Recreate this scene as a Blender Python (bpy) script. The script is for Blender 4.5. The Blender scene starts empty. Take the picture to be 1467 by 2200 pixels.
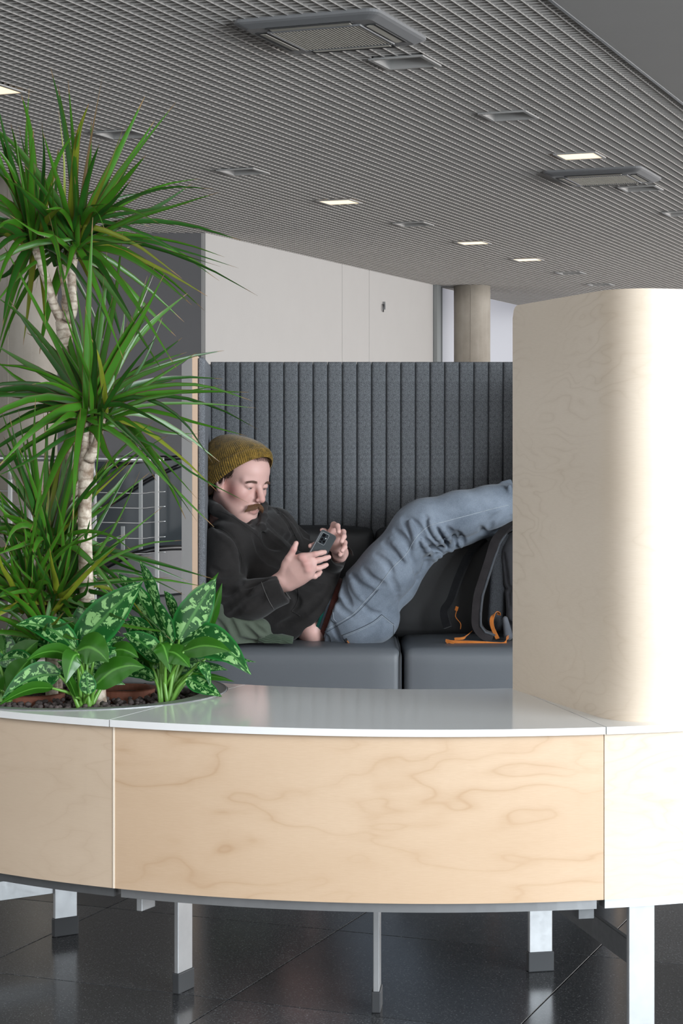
import bpy, bmesh, math, random
import numpy as np
from mathutils import Vector, Matrix

S = bpy.context.scene
COL = S.collection
# ---------------------------------------------------------------- camera
F, HC, YH, XC = 4200.0, 1.135, 945.0, 733.5          # focal length in pixels, eye height, horizon row, centre column
cam_d = bpy.data.cameras.new('camera'); cam = bpy.data.objects.new('camera', cam_d); COL.objects.link(cam)
cam_d.sensor_fit = 'HORIZONTAL'; cam_d.sensor_width = 36.0; cam_d.lens = F / 1467.0 * 36.0
cam_d.shift_y = -(1100.0 - YH) / 1467.0
cam_d.clip_start = 0.1; cam_d.clip_end = 200
cam.location = (0, 0, HC); cam.rotation_euler = (math.pi / 2, 0, 0)
S.camera = cam
# ---------------------------------------------------------------- world, added area lights, exposure
W = bpy.data.worlds.new('world'); S.world = W; W.use_nodes = True
bg = W.node_tree.nodes['Background']; bg.inputs['Color'].default_value = (0.95, 0.97, 1.0, 1); bg.inputs['Strength'].default_value = 1.68
def area(name, loc, target, sx, sy, power, color):
    d = bpy.data.lights.new(name, 'AREA'); d.shape = 'RECTANGLE'; d.size = sx; d.size_y = sy; d.energy = power; d.color = color
    o = bpy.data.objects.new(name, d); COL.objects.link(o); o.location = loc
    o.rotation_euler = (Vector(target) - Vector(loc)).to_track_quat('-Z', 'Y').to_euler()
    return o
# area lights added out of view: beside the seating, and deeper in the hall
area('assumed_side_light', (5.5, -0.6, 1.75), (0.3, 4.4, 0.9), 5.0, 2.6, 720, (0.86, 0.94, 1.0))  # assumed source for the light falling from the right; no window built
area('added_hall_light', (10.5, 16.0, 1.6), (0.0, 16.5, 1.7), 17.0, 2.7, 980, (1.0, 0.975, 0.96))  # added to brighten the far wall and ceiling; no facade stands here
S.view_settings.view_transform = 'Standard'; S.view_settings.look = 'None'; S.view_settings.gamma = 1.0
S.view_settings.use_curve_mapping = False
S.view_settings.exposure = 0.15
S.cycles.max_bounces = 4; S.cycles.diffuse_bounces = 2; S.cycles.glossy_bounces = 2; S.cycles.transmission_bounces = 2; S.cycles.transparent_max_bounces = 4
S.cycles.use_adaptive_sampling = True; S.cycles.adaptive_threshold = 0.04; S.cycles.use_fast_gi = False
S.cycles.caustics_reflective = False; S.cycles.caustics_refractive = False

# ---------------------------------------------------------------- helpers
def P(x, y, D): return Vector(((x - XC) * D / F, D, HC - (y - YH) * D / F))
def link(o, parent=None):
    COL.objects.link(o)
    if parent is not None: o.parent = parent
    return o
def tag(o, label=None, cat=None, group=None, kind=None):
    if label: o['label'] = label
    if cat: o['category'] = cat
    if group: o['group'] = group
    if kind: o['kind'] = kind
    return o
def empty(name, loc, label=None, cat=None, group=None, rz=0):
    o = bpy.data.objects.new(name, None); link(o); o.location = loc; o.rotation_euler = (0, 0, rz); o.empty_display_size = 0.1
    return tag(o, label, cat, group)
def keep(o, parent):
    """parent while keeping world placement (parents carry only location + z rotation)"""
    M = Matrix.Translation(parent.location) @ parent.rotation_euler.to_matrix().to_4x4()
    o.parent = parent; o.matrix_parent_inverse = M.inverted(); return o
def mesh(name, verts, faces, mat=None, parent=None, smooth=False, uv=None, kp=True):
    me = bpy.data.meshes.new(name); me.from_pydata([tuple(v) for v in verts], [], [tuple(f) for f in faces])
    if uv is not None:
        l = me.uv_layers.new(name='UVMap')
        vi = np.zeros(len(me.loops), dtype=np.int32); me.loops.foreach_get('vertex_index', vi)
        l.data.foreach_set('uv', np.asarray(uv, dtype=np.float32)[vi].ravel())
    if smooth: me.polygons.foreach_set('use_smooth', [True] * len(me.polygons))
    me.update()
    if mat: me.materials.append(mat)
    o = bpy.data.objects.new(name, me); link(o)
    if parent is not None:
        if kp: keep(o, parent)
        else: o.parent = parent
    return o
def bm_obj(name, bm, mat, parent=None, smooth=False, kp=True):
    bmesh.ops.recalc_face_normals(bm, faces=bm.faces)
    me = bpy.data.meshes.new(name); bm.to_mesh(me); bm.free()
    if smooth: me.polygons.foreach_set('use_smooth', [True] * len(me.polygons))
    if mat: me.materials.append(mat)
    o = bpy.data.objects.new(name, me); link(o)
    if parent is not None:
        if kp: keep(o, parent)
        else: o.parent = parent
    return o
def box_bm(c, s, rz=0, bevel=0, seg=2, bm=None, M=None):
    b = bmesh.new()
    bmesh.ops.create_cube(b, size=1.0)
    for v in b.verts: v.co = Vector((v.co.x * s[0], v.co.y * s[1], v.co.z * s[2]))
    if bevel: bmesh.ops.bevel(b, geom=b.edges[:], offset=bevel, segments=seg, profile=0.5, affect='EDGES')
    T = Matrix.Translation(c) @ (M if M is not None else Matrix.Rotation(rz, 4, 'Z'))
    b.transform(T)
    if bm is None: return b
    tmp = bpy.data.meshes.new('tmp'); b.to_mesh(tmp); b.free(); bm.from_mesh(tmp); bpy.data.meshes.remove(tmp); return bm
def box(name, c, s, mat, parent=None, rz=0, bevel=0, seg=2, smooth=False, M=None):
    return bm_obj(name, box_bm(c, s, rz, bevel, seg, M=M), mat, parent, smooth)
def tube(pts, radii, n=8, cap=True, squash=1.0, up=None):
    """verts, faces of a swept tube along pts"""
    pts = [Vector(p) for p in pts]; V = []; Fc = []
    if not hasattr(radii, '__len__'): radii = [radii] * len(pts)
    t0 = (pts[1] - pts[0]).normalized()
    a = Vector((0, 0, 1)) if up is None else Vector(up)
    if abs(a.dot(t0)) > 0.95: a = Vector((1, 0, 0))
    u = t0.cross(a).normalized()
    for i, p in enumerate(pts):
        t = (pts[min(i + 1, len(pts) - 1)] - pts[max(i - 1, 0)]).normalized()
        u = (u - t * u.dot(t)).normalized(); w = t.cross(u)
        for k in range(n):
            an = 2 * math.pi * k / n
            V.append(p + (u * math.cos(an) + w * math.sin(an) * squash) * radii[i])
    for i in range(len(pts) - 1):
        for k in range(n):
            Fc.append((i * n + k, i * n + (k + 1) % n, (i + 1) * n + (k + 1) % n, (i + 1) * n + k))
    if cap: Fc.append(tuple(range(n))[::-1]); Fc.append(tuple((len(pts) - 1) * n + k for k in range(n)))
    return V, Fc
def tube_obj(name, pts, radii, mat, parent=None, n=8, **k):
    V, Fc = tube(pts, radii, n, **k); return mesh(name, V, Fc, mat, parent, smooth=True)
def smooth_path(ctrl, n):
    """Catmull-Rom through control points (any dimension), n samples"""
    C = np.asarray([tuple(c) for c in ctrl], dtype=float); m = len(C)
    C = np.vstack([2 * C[0] - C[1], C, 2 * C[-1] - C[-2]]); out = []
    for s in np.linspace(0, m - 1, n):
        i = min(int(s), m - 2); t = s - i; p0, p1, p2, p3 = C[i:i + 4]
        out.append(0.5 * (2 * p1 + (p2 - p0) * t + (2 * p0 - 5 * p1 + 4 * p2 - p3) * t * t + (3 * p1 - p0 - 3 * p2 + p3) * t ** 3))
    return np.array(out)
def boolean_cut(o, cutter):
    m = o.modifiers.new('cut', 'BOOLEAN'); m.object = cutter; m.operation = 'DIFFERENCE'; m.solver = 'EXACT'
    dg = bpy.context.evaluated_depsgraph_get(); me = bpy.data.meshes.new_from_object(o.evaluated_get(dg))
    o.modifiers.clear(); old = o.data; o.data = me; bpy.data.meshes.remove(old)

# ---------------------------------------------------------------- materials
class NT:
    def __init__(s, name):
        s.m = bpy.data.materials.new(name); s.m.use_nodes = True; s.t = s.m.node_tree; s.N = s.t.nodes
        s.b = s.N['Principled BSDF']; s.out = s.N['Material Output']
    def n(s, typ, **k):
        x = s.N.new(typ)
        for a, v in k.items():
            if a.startswith('i_'): x.inputs[a[2:].replace('_', ' ')].default_value = v
            else: setattr(x, a, v)
        return x
    def l(s, a, b): s.t.links.new(a, b)
    def coord(s, kind='Object', scale=(1, 1, 1), rot=(0, 0, 0)):
        c = s.n('ShaderNodeTexCoord'); mp = s.n('ShaderNodeMapping'); mp.inputs['Scale'].default_value = scale; mp.inputs['Rotation'].default_value = rot
        s.l(c.outputs[kind], mp.inputs['Vector']); return mp.outputs['Vector']
    def noise(s, vec, scale, detail=3, rough=0.5, dist=0):
        x = s.n('ShaderNodeTexNoise'); x.inputs['Scale'].default_value = scale; x.inputs['Detail'].default_value = detail
        x.inputs['Roughness'].default_value = rough; x.inputs['Distortion'].default_value = dist
        if vec is not None: s.l(vec, x.inputs['Vector'])
        return x.outputs['Fac']
    def ramp(s, fac, stops, interp='LINEAR'):
        r = s.n('ShaderNodeValToRGB'); r.color_ramp.interpolation = interp; e = r.color_ramp.elements
        while len(e) < len(stops): e.new(0.5)
        for i, (p, c) in enumerate(stops):
            e[i].position = p; e[i].color = (*c, 1) if len(c) == 3 else c
        s.l(fac, r.inputs['Fac']); return r.outputs['Color']
    def math(s, op, a, b=None, c=None):
        x = s.n('ShaderNodeMath', operation=op)
        for i, v in enumerate((a, b, c)):
            if v is None: continue
            if isinstance(v, (int, float)): x.inputs[i].default_value = v
            else: s.l(v, x.inputs[i])
        return x.outputs[0]
    def mix(s, fac, a, b, mode='MIX'):
        x = s.n('ShaderNodeMix', data_type='RGBA', blend_type=mode)
        for sock, v in ((x.inputs['Factor'], fac), (x.inputs['A'], a), (x.inputs['B'], b)):
            if isinstance(v, (int, float)): sock.default_value = v
            elif isinstance(v, tuple): sock.default_value = (*v, 1) if len(v) == 3 else v
            else: s.l(v, sock)
        return x.outputs['Result']
    def bump(s, h, strength=0.3, dist=0.002):
        x = s.n('ShaderNodeBump'); x.inputs['Strength'].default_value = strength; x.inputs['Distance'].default_value = dist
        s.l(h, x.inputs['Height']); s.l(x.outputs['Normal'], s.b.inputs['Normal'])
    def set(s, color=None, rough=None, metal=None, **k):
        for nm, v in (('Base Color', color), ('Roughness', rough), ('Metallic', metal)) + tuple((a.replace('_', ' '), v) for a, v in k.items()):
            if v is None: continue
            sock = s.b.inputs[nm]
            if isinstance(v, (int, float)): sock.default_value = v
            elif isinstance(v, tuple): sock.default_value = (*v, 1) if len(v) == 3 else v
            else: s.l(v, sock)
        return s
def srgb(r, g, b):
    f = lambda c: (c / 255 / 12.92) if c / 255 <= 0.04045 else ((c / 255 + 0.055) / 1.055) ** 2.4
    return (f(r), f(g), f(b))
MAT = {}
def simple(key, color, rough=0.5, metal=0.0, **k):
    t = NT(key); t.set(color, rough, metal, **k); MAT[key] = t.m; return t.m

def wood(key, base, dark, line, seed=0.0, contrast=1.0, freq=10.0, sc=(1.35, 4.2, 1)):
    t = NT(key); c = t.n('ShaderNodeTexCoord'); mp = t.n('ShaderNodeMapping'); t.l(c.outputs['UV'], mp.inputs['Vector'])
    mp.inputs['Location'].default_value = (seed, seed * 0.7, seed)
    v = mp.outputs['Vector']
    st = t.n('ShaderNodeMapping'); st.inputs['Scale'].default_value = sc; t.l(v, st.inputs['Vector'])
    n1 = t.noise(st.outputs['Vector'], 1.6, 3.0, 0.5, 0.25)
    w = t.math('PINGPONG', t.math('MULTIPLY', n1, freq), 0.5)
    rings = t.ramp(w, [(0.0, (1, 1, 1)), (0.05, (0.5, 0.5, 0.5)), (0.2, (0.14, 0.14, 0.14)), (0.5, (0, 0, 0))])
    n2 = t.noise(v, 3.2, 3, 0.55)
    fi = t.n('ShaderNodeMapping'); fi.inputs['Scale'].default_value = (26, 300, 1); t.l(v, fi.inputs['Vector'])
    n3 = t.noise(fi.outputs['Vector'], 2.0, 3, 0.6)
    pa = t.noise(st.outputs['Vector'], 0.9, 2, 0.5)
    col = t.mix(t.ramp(pa, [(0.35, (0, 0, 0)), (0.7, (1, 1, 1))]), base, dark)
    amt = t.math('MULTIPLY', rings, t.ramp(n2, [(0.38, (0.05, 0.05, 0.05)), (0.7, (1, 1, 1))]))
    col = t.mix(t.math('MULTIPLY', amt, 0.75 * contrast), col, line)
    col = t.mix(t.math('MULTIPLY', t.ramp(n3, [(0.35, (0, 0, 0)), (0.75, (1, 1, 1))]), 0.16), col, line)
    t.set(col, 0.42, Specular_IOR_Level=0.35)
    t.bump(n3, 0.08, 0.0005); MAT[key] = t.m; return t.m
wood('birch', (0.60, 0.445, 0.31), (0.545, 0.39, 0.26), (0.41, 0.25, 0.135), 3.1, 0.8, 7.5)
wood('birch_pale', (0.60, 0.475, 0.355), (0.55, 0.43, 0.315), (0.45, 0.33, 0.23), 11.7, 0.85, 12.0)
wood('birch_panel', (0.69, 0.585, 0.47), (0.64, 0.535, 0.42), (0.47, 0.36, 0.25), 23.4, 0.8, 17.0, (1.5, 4.6, 1))
def plyedge():
    t = NT('plywood_edge'); c = t.coord('Object', (1, 1, 1)); w = t.n('ShaderNodeTexWave', wave_type='BANDS', bands_direction='X')
    w.inputs['Scale'].default_value = 110; w.inputs['Distortion'].default_value = 0.3; t.l(c, w.inputs['Vector'])
    t.set(t.mix(w.outputs['Fac'], (0.80, 0.59, 0.43), (0.60, 0.40, 0.27)), 0.5); MAT['plyedge'] = t.m
plyedge()
simple('laminate_white', (0.74, 0.74, 0.73), 0.10, Specular_IOR_Level=0.5)
simple('laminate_grey', (0.68, 0.68, 0.67), 0.45)
simple('birch_edge', (0.86, 0.74, 0.60), 0.5)
simple('wing_laminate', (0.86, 0.86, 0.85), 0.4)
def felt(key, a, b):
    t = NT(key); v = t.coord('Object'); n = t.noise(v, 470, 2, 0.75); n2 = t.noise(v, 90, 4, 0.6)
    f = t.math('ADD', t.math('MULTIPLY', n, 0.8), t.math('MULTIPLY', n2, 0.2))
    t.set(t.ramp(f, [(0.36, a), (0.66, b)]), 0.95, Specular_IOR_Level=0.1); t.bump(n, 0.5, 0.003); MAT[key] = t.m
felt('felt', (0.045, 0.048, 0.052), (0.24, 0.25, 0.265))
felt('felt_light', (0.075, 0.079, 0.088), (0.34, 0.355, 0.38))
def leather(key, c, r):
    t = NT(key); v = t.coord('Object'); vo = t.n('ShaderNodeTexVoronoi', feature='DISTANCE_TO_EDGE'); vo.inputs['Scale'].default_value = 420; t.l(v, vo.inputs['Vector'])
    n = t.noise(v, 5, 4, 0.55)
    t.set(t.mix(t.math('MULTIPLY', n, 0.35), c, tuple(x * 1.25 for x in c)), r, Specular_IOR_Level=0.45)
    t.bump(t.math('ADD', t.math('MULTIPLY', vo.outputs['Distance'], 0.15), n), 0.25, 0.004); MAT[key] = t.m
leather('leather', (0.112, 0.120, 0.132), 0.45)
leather('leather_black', (0.017, 0.017, 0.018), 0.45)
def steel(key, c, r):
    t = NT(key); v = t.coord('Object'); n = t.noise(v, 9, 5, 0.6); n2 = t.noise(v, 60, 3, 0.6)
    t.set(t.mix(n, tuple(x * 0.72 for x in c), c), t.math('ADD', t.math('MULTIPLY', n2, 0.25), r), 0.75); MAT[key] = t.m
steel('steel', (0.46, 0.47, 0.48), 0.30)
steel('steel_dark', (0.16, 0.165, 0.17), 0.4)
steel('steel_mid', (0.27, 0.275, 0.28), 0.35)
simple('rubber', (0.035, 0.037, 0.04), 0.6)
def granite(key, k):
    t = NT(key); v = t.coord('Object'); vo = t.n('ShaderNodeTexVoronoi'); vo.inputs['Scale'].default_value = 330; t.l(v, vo.inputs['Vector'])
    n = t.noise(v, 260, 3, 0.7); big = t.noise(v, 1.6, 4, 0.6)
    sp = t.ramp(n, [(0.40, (0.030 * k, 0.031 * k, 0.034 * k)), (0.58, (0.075 * k, 0.077 * k, 0.080 * k)), (0.74, (0.26 * k, 0.265 * k, 0.27 * k))])
    dots = t.ramp(vo.outputs['Distance'], [(0.0, (0.35, 0.35, 0.36)), (0.10, (0, 0, 0))])
    t.set(t.mix(0.25, sp, dots, 'ADD'), t.math('ADD', t.math('MULTIPLY', big, 0.14), 0.10), Specular_IOR_Level=0.55); MAT[key] = t.m
granite('granite', 1.0); granite('granite_b', 0.72); granite('granite_c', 1.35)
simple('grout', (0.05, 0.05, 0.05), 0.8)
def plaster(key, c, rough=0.7):
    t = NT(key); v = t.coord('Object'); n = t.noise(v, 3, 5, 0.6); t.set(t.mix(n, tuple(x * 0.94 for x in c), c), rough); MAT[key] = t.m
plaster('wall_white', (0.62, 0.60, 0.58)); plaster('wall_shaded', (0.185, 0.182, 0.188)); plaster('ceiling_solid', (0.55, 0.54, 0.525))
def concrete():
    t = NT('concrete'); v = t.coord('Object'); n = t.noise(v, 2.2, 6, 0.62); sp = t.noise(v, 26, 3, 0.6); st = t.noise(t.coord('Object', (6, 6, 0.5)), 2.0, 4, 0.6)
    c = t.mix(t.ramp(n, [(0.3, (0, 0, 0)), (0.7, (1, 1, 1))]), (0.40, 0.35, 0.29), (0.56, 0.51, 0.44))
    c = t.mix(t.math('MULTIPLY', t.ramp(st, [(0.5, (0, 0, 0)), (0.75, (1, 1, 1))]), 0.4), c, (0.62, 0.58, 0.52))
    c = t.mix(t.ramp(sp, [(0.70, (0, 0, 0)), (0.76, (0.5, 0.5, 0.5))]), c, (0.24, 0.21, 0.18))
    t.set(c, 0.7); t.bump(sp, 0.2, 0.004); MAT['concrete'] = t.m
concrete()
simple('grille_metal', (0.62, 0.59, 0.56), 0.42, 0.15)
simple('plenum', (0.03, 0.03, 0.03), 0.9)
simple('ac_plastic', (0.26, 0.26, 0.265), 0.45)
simple('ac_pale', (0.58, 0.55, 0.48), 0.5)
simple('ac_dark', (0.05, 0.05, 0.05), 0.7)
simple('lamp_frame', (0.50, 0.49, 0.475), 0.4, 0.2)
t_ = NT('lamp_diffuser'); t_.set((0.9, 0.9, 0.9), 0.5, Emission_Color=(1.0, 0.74, 0.46, 1), Emission_Strength=1.35); MAT['lamp_on'] = t_.m
simple('lamp_off', (0.22, 0.215, 0.21), 0.35)
t_ = NT('glass'); t_.set((0.9, 0.95, 0.95), 0.02, Transmission_Weight=1.0, IOR=1.45); MAT['glass'] = t_.m
simple('frame_dark', (0.10, 0.11, 0.115), 0.5, 0.3)
simple('frame_grey', (0.36, 0.38, 0.38), 0.45, 0.4)
t_ = NT('frosted_glass'); t_.set((0.60, 0.61, 0.68), 0.35, Specular_IOR_Level=0.4); MAT['glass_frosted'] = t_.m
plaster('wall_light_block', (0.80, 0.79, 0.77))
# ================================================================ the building: floor, ceiling, walls
A1 = math.radians(21.5)
U1 = Vector((math.sin(A1), math.cos(A1), 0)); U2 = Vector((math.cos(A1), -math.sin(A1), 0))   # the building's two axes
def ST(s, t, z=0): v = U2 * s + U1 * t; return Vector((v.x, v.y, z))
def st_of(v): return v.x * U2.x + v.y * U2.y, v.x * U1.x + v.y * U1.y
CEIL = 3.04
# floor slab and 600 mm granite tiles near the seating
floor = box('floor', (2, 14, -0.06), (44, 46, 0.10), MAT['granite'], rz=0); tag(floor, kind='structure')
grid_o = st_of(P(1120, 2200, 3.798)); tile_s0 = grid_o[0]; tile_t0 = st_of(Vector((0, 3.875, 0)))[1]
tile_mesh = {}
random.seed(4)
for i in range(-5, 5):
    for j in range(-3, 7):
        c = ST(tile_s0 + (i + 0.5) * 0.6, tile_t0 + (j + 0.5) * 0.6, -0.005)
        if not (-2.0 < c.x < 1.8 and 2.6 < c.y < 6.0): continue
        k = random.choice(['granite', 'granite', 'granite_b', 'granite_c'])
        if (i, j) == (-1, 0): k = 'granite_b'
        if k not in tile_mesh:
            b = box_bm((0, 0, 0), (0.5975, 0.5975, 0.0096), 0, 0.0008, 1); me = bpy.data.meshes.new('floor_tile'); b.to_mesh(me); b.free(); me.materials.append(MAT[k]); tile_mesh[k] = me
        o = bpy.data.objects.new('floor_tile', tile_mesh[k]); link(o); o.location = c; o.rotation_euler = (0, 0, -A1); keep(o, floor)
# ceiling: dark plenum above an open-cell grille
S0, S1, T0, T1 = -13.0, -2.262, 1.0, 28.6
def slab_st(name, s0, s1, t0, t1, z0, z1, mat, kind=None, parent=None):
    c = ST((s0 + s1) / 2, (t0 + t1) / 2, (z0 + z1) / 2)
    o = box(name, c, (abs(s1 - s0), abs(t1 - t0), z1 - z0), mat, parent, rz=-A1)
    if kind: tag(o, kind=kind)
    return o
ceiling = slab_st('ceiling', S0, S1, T0, T1, CEIL + 0.10, CEIL + 0.16, MAT['plenum'], 'structure')
# everything set into the grille: (centre x, centre y, half size)
LIGHTS = ((1245, 334, 1, 'lit square downlight just before the far air-conditioning cassette'), (729, 433, 1, 'lit square downlight standing alone left of the middle of the ceiling'),
          (1016, 521, 1, 'lit square downlight, second farthest of the lit row above the booth'), (1133, 557, 1, 'farthest lit square downlight, above the birch partition'),
          (-22, 192, 1, 'lit square downlight cut off at the left picture edge'), (870, 133, 0, 'unlit square downlight right behind the near air-conditioning cassette'),
          (1093, 248, 0, 'unlit square downlight midway between the two cassettes'), (522, 368, 0, 'unlit square downlight right of the dracaena crown'),
          (262, 288, 0, 'unlit square downlight half hidden by dracaena leaves'), (888, 481, 0, 'unlit square downlight between two lit ones in mid ceiling'),
          (1376, 404, 0, 'unlit square downlight right behind the far cassette'), (1466, 458, 0, 'unlit square downlight at the right picture edge'),
          (1226, 586, 0, 'unlit square downlight beyond the farthest lit one'), (1290, 611, 0, 'farthest unlit square downlight, just above the birch partition'))
def light_at(px, py): D = (CEIL - HC) * F / (YH - py); return P(px, py, D)
CASS = ((-0.045, 9.08), (1.88, 14.05))
HOLES = [(*st_of(light_at(l[0], l[1])), 0.145) for l in LIGHTS] + [(*st_of(Vector((*c, 0))), 0.335) for c in CASS]
def spans(pos, lo, hi, across):
    """what is left of [lo, hi] for a bar at cross position pos, once the holes are taken out"""
    cuts = []
    for (s, t, h) in HOLES:
        a, b_ = (s, t) if across == 's' else (t, s)
        if abs(pos - a) < h: cuts.append((b_ - h, b_ + h))
    out = []; x = lo
    for c0, c1 in sorted(cuts):
        if c0 > x: out.append((x, c0))
        x = max(x, c1)
    if x < hi: out.append((x, hi))
    return out
PITCH = 0.0705
b = box_bm((0, 0, 0), (0.0036, 1.0, 0.042)); lm = bpy.data.meshes.new('grille_bar'); b.to_mesh(lm); b.free(); lm.materials.append(MAT['grille_metal'])
n_bars = int((S1 - S0) / PITCH)
for i in range(n_bars):
    s = S1 - 0.012 - (i + 0.55) * PITCH
    for t0, t1 in spans(s, T0, T1, 's'):
        o = bpy.data.objects.new('grille_bar', lm); link(o); o.location = ST(s, (t0 + t1) / 2, CEIL + 0.021); o.rotation_euler = (0, 0, -A1); o.scale = (1, t1 - t0, 1); keep(o, ceiling)
V = []; Fc = []
XP = 0.056
for k in range(int((T1 - T0) / XP)):
    t = T0 + (k + 0.5) * XP
    for s0, s1 in spans(t, S0, S1, 't'):
        n0 = len(V)
        for z in (CEIL + 0.0012, CEIL + 0.042):
            for (s, tt) in ((s0, t - 0.0008), (s1, t - 0.0008), (s1, t + 0.0008), (s0, t + 0.0008)): V.append(ST(s, tt, z))
        for f in ((0, 3, 2, 1), (4, 5, 6, 7), (0, 1, 5, 4), (1, 2, 6, 5), (2, 3, 7, 6), (3, 0, 4, 7)): Fc.append(tuple(n0 + q for q in f))
cb = mesh('grille_cross_blades', V, Fc, MAT['grille_metal'], ceiling); tag(cb, kind='stuff')
# solid painted ceiling to the right of the grille, with a thin metal edge trim
c2 = slab_st('ceiling_soffit', S1 + 0.012, 9.0, T0, 34.0, CEIL - 0.002, CEIL + 0.16, MAT['ceiling_solid'], 'structure')
tr = slab_st('trim_1', S1 - 0.004, S1 + 0.0115, T0, 34.0, CEIL - 0.006, CEIL + 0.06, MAT['steel'], 'structure')
# white panelled wall running away to the right, unlit wall at its left end with the shade put into its colour
wc = P(440, 500, 18.0); cs, ct = st_of(wc)
we = st_of(P(955, 611, 24.0))[1]
def wall_st(name, s0, s1, t0, t1, z0, z1, mat): return slab_st(name, s0, s1, t0, t1, z0, z1, mat, 'structure')
wall_back = wall_st('wall_back', cs - 0.25, cs - 0.02, ct + 0.01, we, -0.009, CEIL + 0.04, MAT['wall_white'])
def t_at_px(x):                                   # where the sight line of a picture column meets the wall face
    dx, dy = (x - XC) / F, 1.0
    k = cs / (dx * U2.x + dy * U2.y); return k * (dx * U1.x + dy * U1.y)
edges = [ct + 0.01] + [t_at_px(x) for x in (735, 793)] + [we]
for e0, e1 in zip(edges[:-1], edges[1:]):
    slab_st('wall_panel', cs - 0.02, cs, e0 + 0.004, e1 - 0.004, 0.0, CEIL + 0.03, MAT['wall_white'], None, wall_back)
hk = empty('wall_hook', ST(cs + 0.03, t_at_px(823), 2.72), 'small metal hook on the white panelled wall', 'hook')
hz = HC - (663 - YH) * 22.6 / F
hk.location = ST(cs + 0.001, t_at_px(823), hz)
tube_obj('hook_arm', [hk.location + Vector(v) for v in ((0, 0, 0.03), (0, -0.05, 0.03), (0.0, -0.06, -0.03), (0.0, -0.03, -0.05))], 0.008, MAT['steel_dark'], hk, 6)
box('back_plate', hk.location + Vector((0.0, -0.012, 0.02)), (0.05, 0.012, 0.09), MAT['steel'], hk, rz=-A1)
wl = box('wall_left', (wc.x - 3.5, 18.15, 1.53), (6.99, 0.25, 3.1), MAT['wall_shaded']); tag(wl, kind='structure')
ws = box('wall_light_block', (-8.5, -0.5, 1.53), (0.2, 13.0, 3.1), MAT['wall_light_block']); tag(ws, kind='structure')      # unseen wall added to hold back sky light from the left
# end frame of the wall, glazed bay beyond
fr = slab_st('window_1', cs - 0.16, cs + 0.02, we + 0.16, we + 0.30, 0.0, CEIL + 0.03, MAT['frame_dark'], 'structure')
slab_st('window_frame', cs - 0.12, cs + 0.05, we + 0.005, we + 0.15, 0.0, CEIL + 0.03, MAT['frame_grey'], None, fr)
for k in range(3):
    a = we + 0.45 + k * 2.0
    slab_st('pane', cs - 0.06, cs - 0.05, a, a + 1.94, 0.0, CEIL + 0.03, MAT['glass_frosted'], None, fr)
# concrete columns
def column(c, r, label, seam_ang):
    o = empty('concrete_column', (c[0], c[1], 0), label, 'column', 'round concrete columns')
    V, Fc = tube([(c[0], c[1], 0), (c[0], c[1], 2.74), (c[0], c[1], 2.742), (c[0], c[1], CEIL - 0.001)], [r, r, r * 1.004, r * 1.004], 64); mesh('shaft', V, Fc, MAT['concrete'], o, smooth=True)
    for an in seam_ang:
        tube_obj('formwork_seam', [(c[0] + r * math.sin(an), c[1] - r * math.cos(an), z) for z in (0, CEIL - 0.002)], 0.004, MAT['concrete'], o, 6)
column((P(1014, 945, 24.2).x, 24.2), 0.225, 'round concrete column beyond the white wall, in front of the glazed bay', (-0.15,))
column((P(54, 945, 14.2).x, 14.2), 0.232, 'round concrete column behind the tall spiky dracaena', (-0.39,))
# recessed square downlights
def downlight(px, py, on, label):
    c = light_at(px, py)
    o = empty('recessed_downlight', (c.x, c.y, CEIL), label, 'ceiling light', 'square recessed ceiling lights', rz=-A1)
    a, w, h = 0.125, 0.02, 0.075
    V = []; Fc = []
    def ring(r, z): return [(-r, -r, z), (r, -r, z), (r, r, z), (-r, r, z)]
    V += ring(a + w, 0.001) + ring(a + w, -0.008) + ring(a, -0.008) + ring(a, 0.001)
    for k in range(4):
        q = (k + 1) % 4
        for r in range(3): Fc.append((r * 4 + k, r * 4 + q, (r + 1) * 4 + q, (r + 1) * 4 + k))
    mesh('frame', V, Fc, MAT['lamp_frame'], o, kp=False)
    hh = -0.005 if on else h; a2 = a - 0.001 if on else a - 0.012
    V = ring(a, 0.001) + ring(a2, hh); Fc = [(k, (k + 1) % 4, 4 + (k + 1) % 4, 4 + k) for k in range(4)]
    mesh('reflector', V, Fc, MAT['lamp_frame'], o, kp=False)
    mesh('diffuser', ring(a2, hh), [(0, 1, 2, 3)], MAT['lamp_on' if on else 'lamp_off'], o, kp=False)
for px, py, on, lb in LIGHTS: downlight(px, py, on, lb)
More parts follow.
